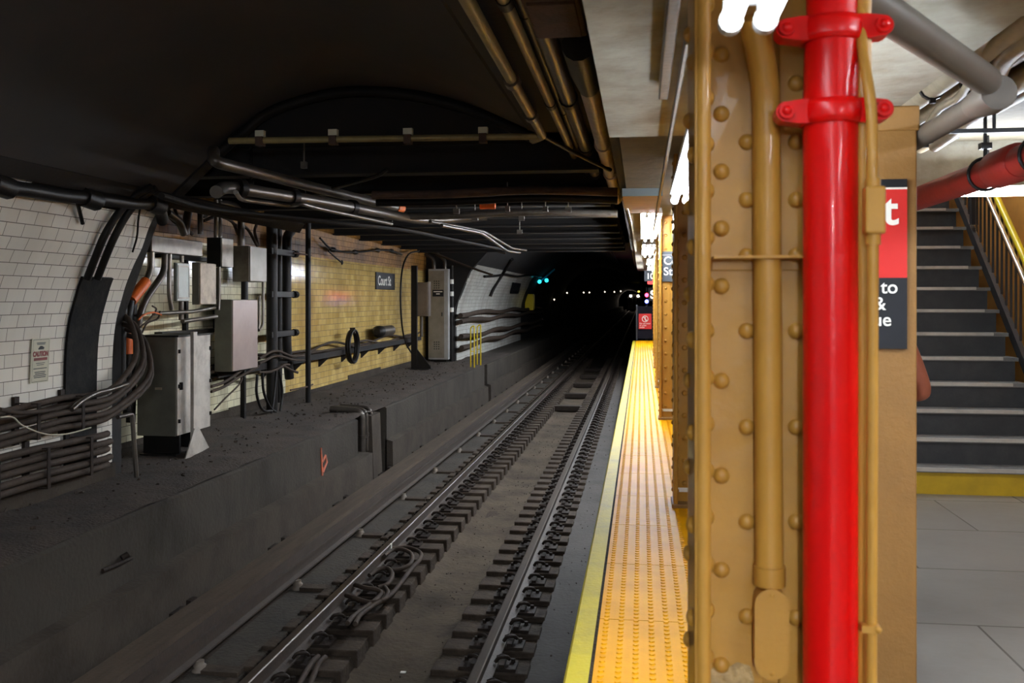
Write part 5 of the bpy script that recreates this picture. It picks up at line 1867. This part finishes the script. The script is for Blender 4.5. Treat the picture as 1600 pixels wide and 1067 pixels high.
# red warning panel on a gate at the end of the yellow strip
yg_ = YP - .25
a, c = at(998, 490, Y=yg_), at(1018, 514, Y=yg_)
t = thing('warning_sign', 'square red warning sign on the gate at the end of the yellow strip', 'sign', ((a.x + c.x) / 2, yg_, c.z))
MB().box(a.x, c.x, yg_, yg_ + .02, c.z, a.z).build('panel', M_sred, t)
w = c.x - a.x
MB().torus(((a.x + c.x) / 2, yg_ - .005, a.z - .18), (0, 1, 0), .10, .012, n=24, seg=6).build('ring', M_white, t)
b = MB().tube([((a.x + c.x) / 2 - .07, yg_ - .005, a.z - .11), ((a.x + c.x) / 2 + .07, yg_ - .005, a.z - .25)], .012, 6)
b.tube([((a.x + c.x) / 2, yg_ - .005, a.z - .11), ((a.x + c.x) / 2, yg_ - .005, a.z - .19), ((a.x + c.x) / 2 + .03, yg_ - .005, a.z - .25)], .02, 6)
b.build('pictogram', M_white, t)
text('Do not enter\nor cross\ntracks', .068, M_white, t, (a.x + .03, yg_ - .004, a.z - .36), (PI / 2, 0, 0), bold=.001)
t = thing('end_gate', 'dark gate across the end of the platform behind the red warning sign', 'gate', (.1, YP - .15, 0))
b = MB().box(-.18, -.13, YP - .2, YP - .15, 0, 1.25)
b.build('post', M_iron, t)
MB().box(.50, .55, YP - .2, YP - .15, 0, 1.25).build('post', M_iron, t)
MB().box(-.13, .5, YP - .19, YP - .16, .08, 1.2).build('panel', M_purp, t)
# red and blue lamps past the gate
p = at(1010.5, 461, Y=36.5)
t = thing('signal_mast', 'thin dark signal mast with a glowing red lamp over a dim blue one', 'signal', (p.x, 36.75, -.62))
MB().cyl((p.x, 36.75, -.62), (p.x, 36.75, p.z + .3), .04, 8).build('post', M_iron, t)
for nm, lab, px, py, col, s, r in (('red_lamp', 'glowing red lamp', 1010.5, 461, (255, 30, 50), 25, .07), ('blue_lamp', 'dim blue lamp', 1010.5, 471, (70, 80, 255), 14, .07)):
    p = at(px, py, Y=36.5)
    h = MB().cyl(p, p + Vector((0, .2, 0)), r * 1.3, 16).build(nm, M_iron, t)
    h['label'] = lab
    MB().dome(p, (0, -1, 0), r, .05, 16, 4).build('lens', emit(nm + '_glow', col, s), h)
p = at(1016, 466, Y=36.3)
t = thing('letter_sign', 'small white letter marker beside the red signal', 'sign', p)
text('S', .42, emit('marker_letter_glow', (250, 240, 235), 1.2), t, p, (PI / 2, 0, 0), bold=.012, name='letter')  # letter given a faint glow of its own, though no lamp
MB().cbox((p.x + .14, 36.34, p.z + .15), .42, .03, .5).build('plate', M_iron, t)
# approaching train
yt_ = 218.0
hl = [at(985.5, 462.3, Y=yt_), at(997, 462.3, Y=yt_)]
xm = (hl[0].x + hl[1].x) / 2
zr_ = ZRAIL
t = thing('subway_train', 'oncoming subway train with two bright headlights far down the tunnel', 'train', (xm, yt_ + 9, zr_))
M_train = mat('train_steel', (120, 118, 116), .4, .5)
MB().prism([(xm - 1.5, zr_ + .35), (xm + 1.5, zr_ + .35), (xm + 1.52, zr_ + 2.9), (xm + 1.0, zr_ + 3.6), (xm - 1.0, zr_ + 3.6), (xm - 1.52, zr_ + 2.9)], yt_, yt_ + 15).build('body', M_train, t)
for s in (-1, 0, 1):
    MB().cbox((xm + s * .95, yt_ - .01, zr_ + 2.35), .7 if s else .6, .03, .8 if s else 1.3).build('windscreen', M_sign, t)
for h in hl:
    MB().dome((h.x, yt_ - .02, h.z), (0, -1, 0), .26, .08, 14, 3).build('headlight', emit('headlight_glow', (255, 236, 214), 45), t)
for y in (yt_ + 2, yt_ + 13):
    MB().box(xm - 1.1, xm + 1.1, y - .8, y + .8, zr_, zr_ + .36).build('bogie', M_iron, t)
p = at(998, 455.5, Y=92)
t = thing('yellow_signal', 'small yellow signal light hung above the oncoming headlights', 'signal light', p)
MB().dome(p, (0, -1, 0), .085, .05, 12, 3).build('lens', emit('yellow_marker_glow', (255, 226, 60), 5), t)
MB().cyl(p, p + Vector((0, .2, 0)), .11, 12).build('housing', M_iron, t)
MB().cyl(p + Vector((0, .1, .1)), (p.x, p.y + .1, ZC), .02, 6).build('hanger', M_iron, t)
# little lamps along the far left wall
for i, (px, py, y, lab) in enumerate(((866, 468, 49, 'nearest little tunnel lamp, lowest of the row on the far wall'), (886, 457.5, 58, 'second little tunnel lamp on the far wall'), (912, 457, 76, 'third little tunnel lamp on the far wall, of a close pair'), (921, 457, 86, 'fourth little tunnel lamp on the far wall, of a close pair'), (945, 456, 118, 'fifth little tunnel lamp on the far wall'), (960, 456, 150, 'sixth little tunnel lamp on the far wall'), (970, 455, 185, 'farthest little tunnel lamp on the far wall'))):
    p = at_vault(px, py, .12)
    y = p.y
    t = thing('tunnel_lamp', lab, 'lamp', p, 'little lamps along the far tunnel wall')
    MB().dome(p, (.35, -1, 0), .022 + .0004 * y, .03, 10, 3).build('bulb', emit('tunnel_bulb_glow', (255, 238, 205), 2.5), t)
    MB().cyl(p + Vector((-.02, .0, .06)), p + Vector((-.02, .14, .06)), .07, 8).build('hood', M_iron, t)
# teal lit conduit and yellow box on the wall beyond the far tiles
p = at_vault(845, 440, .15)
yT = p.y
t = thing('teal_lamp', 'teal glowing lamp pair beyond the far white tiles', 'lamp', p)
g2 = emit('teal_glow', (40, 190, 215), 2.2)
for px, py in ((843, 440), (854, 438)):
    q = at(px, py, Y=yT)
    MB().dome(q, (.3, -1, 0), .09, .08, 12, 3).build('lens', g2, t)
MB().cyl(at_vault(838, 462, .1), p + Vector((0, .08, 0)), .05, 8).build('bracket', M_iron, t)
MB().cyl(p + Vector((0, .1, .05)), at_vault(866, 421, .12), .05, 8).build('arm', mat('teal_lit_pipe', (40, 150, 176), .4), t)  # arm coloured teal for the lamp light falling on it
a = at_vault(829, 472, .2)
t = thing('yellow_case', 'small yellow case on the wall beyond the far white tiles', 'box', (XB + .2, a.y, a.z - .4))
MB().cbox((XB + .22, a.y, a.z), .36, .5, .7).build('case', M_yrail, t, bevel=.02)
MB().cbox((XB + .41, a.y, a.z), .02, .4, .6).build('door', M_yrail, t)
# dark station plate on the far vault
def at_far(px, py, off=.03):
    return at_vault(px, py, off)
q = [at_far(x, y) for x, y in ((797, 458), (810, 456.5), (812.5, 440), (801, 441))]
t = thing('far_station_sign', 'small dark station plate on the far white tiled vault', 'sign', q[0])
dl = (q[3] - q[0]).normalized()
du = Vector((0, 1, 0))
n_ = du.cross(dl).normalized()
if n_.x < 0:
    n_ = -n_
hgt = (q[3] - q[0]).dot(dl)
wd = q[1].y - q[0].y
b = MB()
o0 = q[0]
V8 = [o0 + du * a_ + dl * c_ + n_ * k_ for k_ in (0, .03) for a_, c_ in ((0, 0), (wd, 0), (wd, hgt), (0, hgt))]
b.add(V8, [(0, 3, 2, 1), (4, 5, 6, 7), (0, 1, 5, 4), (1, 2, 6, 5), (2, 3, 7, 6), (3, 0, 4, 7)])
b.build('plate', M_sign, t)
rot = Matrix((du, dl, n_)).transposed().to_euler()
text('Court St', hgt * .42, M_sgrey, t, o0 + du * wd * .08 + dl * hgt * .3 + n_ * .032, rot, sx=wd * .8 / (hgt * .42 * 3.75))
# cable bundles and soot line on the far vault
for i, (zc, xo, lab) in enumerate(((EYE - .42, .16, 'topmost'), (EYE - .62, .18, 'second'), (EYE - 1.05, .2, 'third'), (EYE - 1.3, .2, 'lowest'))):
    pts = [(XB + xo + .02 * math.sin(y * 1.1 + i), y, zc + .035 * math.sin(y * .9 + i * 2)) for y in np.linspace(YR - .2, 47, 40)]
    tag(MB().tube(bez(pts, 2), .07, 8).build('far_power_cable', M_cable), f'{lab} dusty cable run along the foot of the far white vault', 'cable', 'cable runs on the far vault')
pts = [at_vault(x, y, .06) for x, y in ((766, 463), (772, 450), (782, 434), (792, 418), (800, 405))]
tag(MB().tube(bez(pts), .05, 8).build('far_arch_cable', M_black), 'black cable arching up the far white vault', 'cable')
pts = [at_vault(x, y, .05) for x, y in ((757, 432), (775, 431), (790, 429), (808, 432), (830, 430), (850, 434))]
tag(MB().tube(bez(pts), .04, 8).build('far_wall_cable', M_black), 'black cable running level across the far white tiles', 'cable')

# ================================================================== WORLD + COLOUR
w = bpy.data.worlds.new('world')
bpy.context.scene.world = w
w.use_nodes = True
w.node_tree.nodes['Background'].inputs[0].default_value = (.0, .0, .0, 1)
w.node_tree.nodes['Background'].inputs[1].default_value = 0
sc = bpy.context.scene
sc.view_settings.view_transform = 'Standard'
sc.view_settings.look = 'None'
sc.view_settings.gamma = 1
sc.view_settings.exposure = EXPOSURE
sc.view_settings.use_curve_mapping = False
sc.cycles.use_denoising = True
sc.cycles.max_bounces = 8
sc.cycles.diffuse_bounces = 5
sc.cycles.sample_clamp_indirect = 6
sc.cycles.caustics_reflective = False
sc.cycles.caustics_refractive = False
for o in bpy.data.objects:
    if '_o' in o:
        del o['_o']
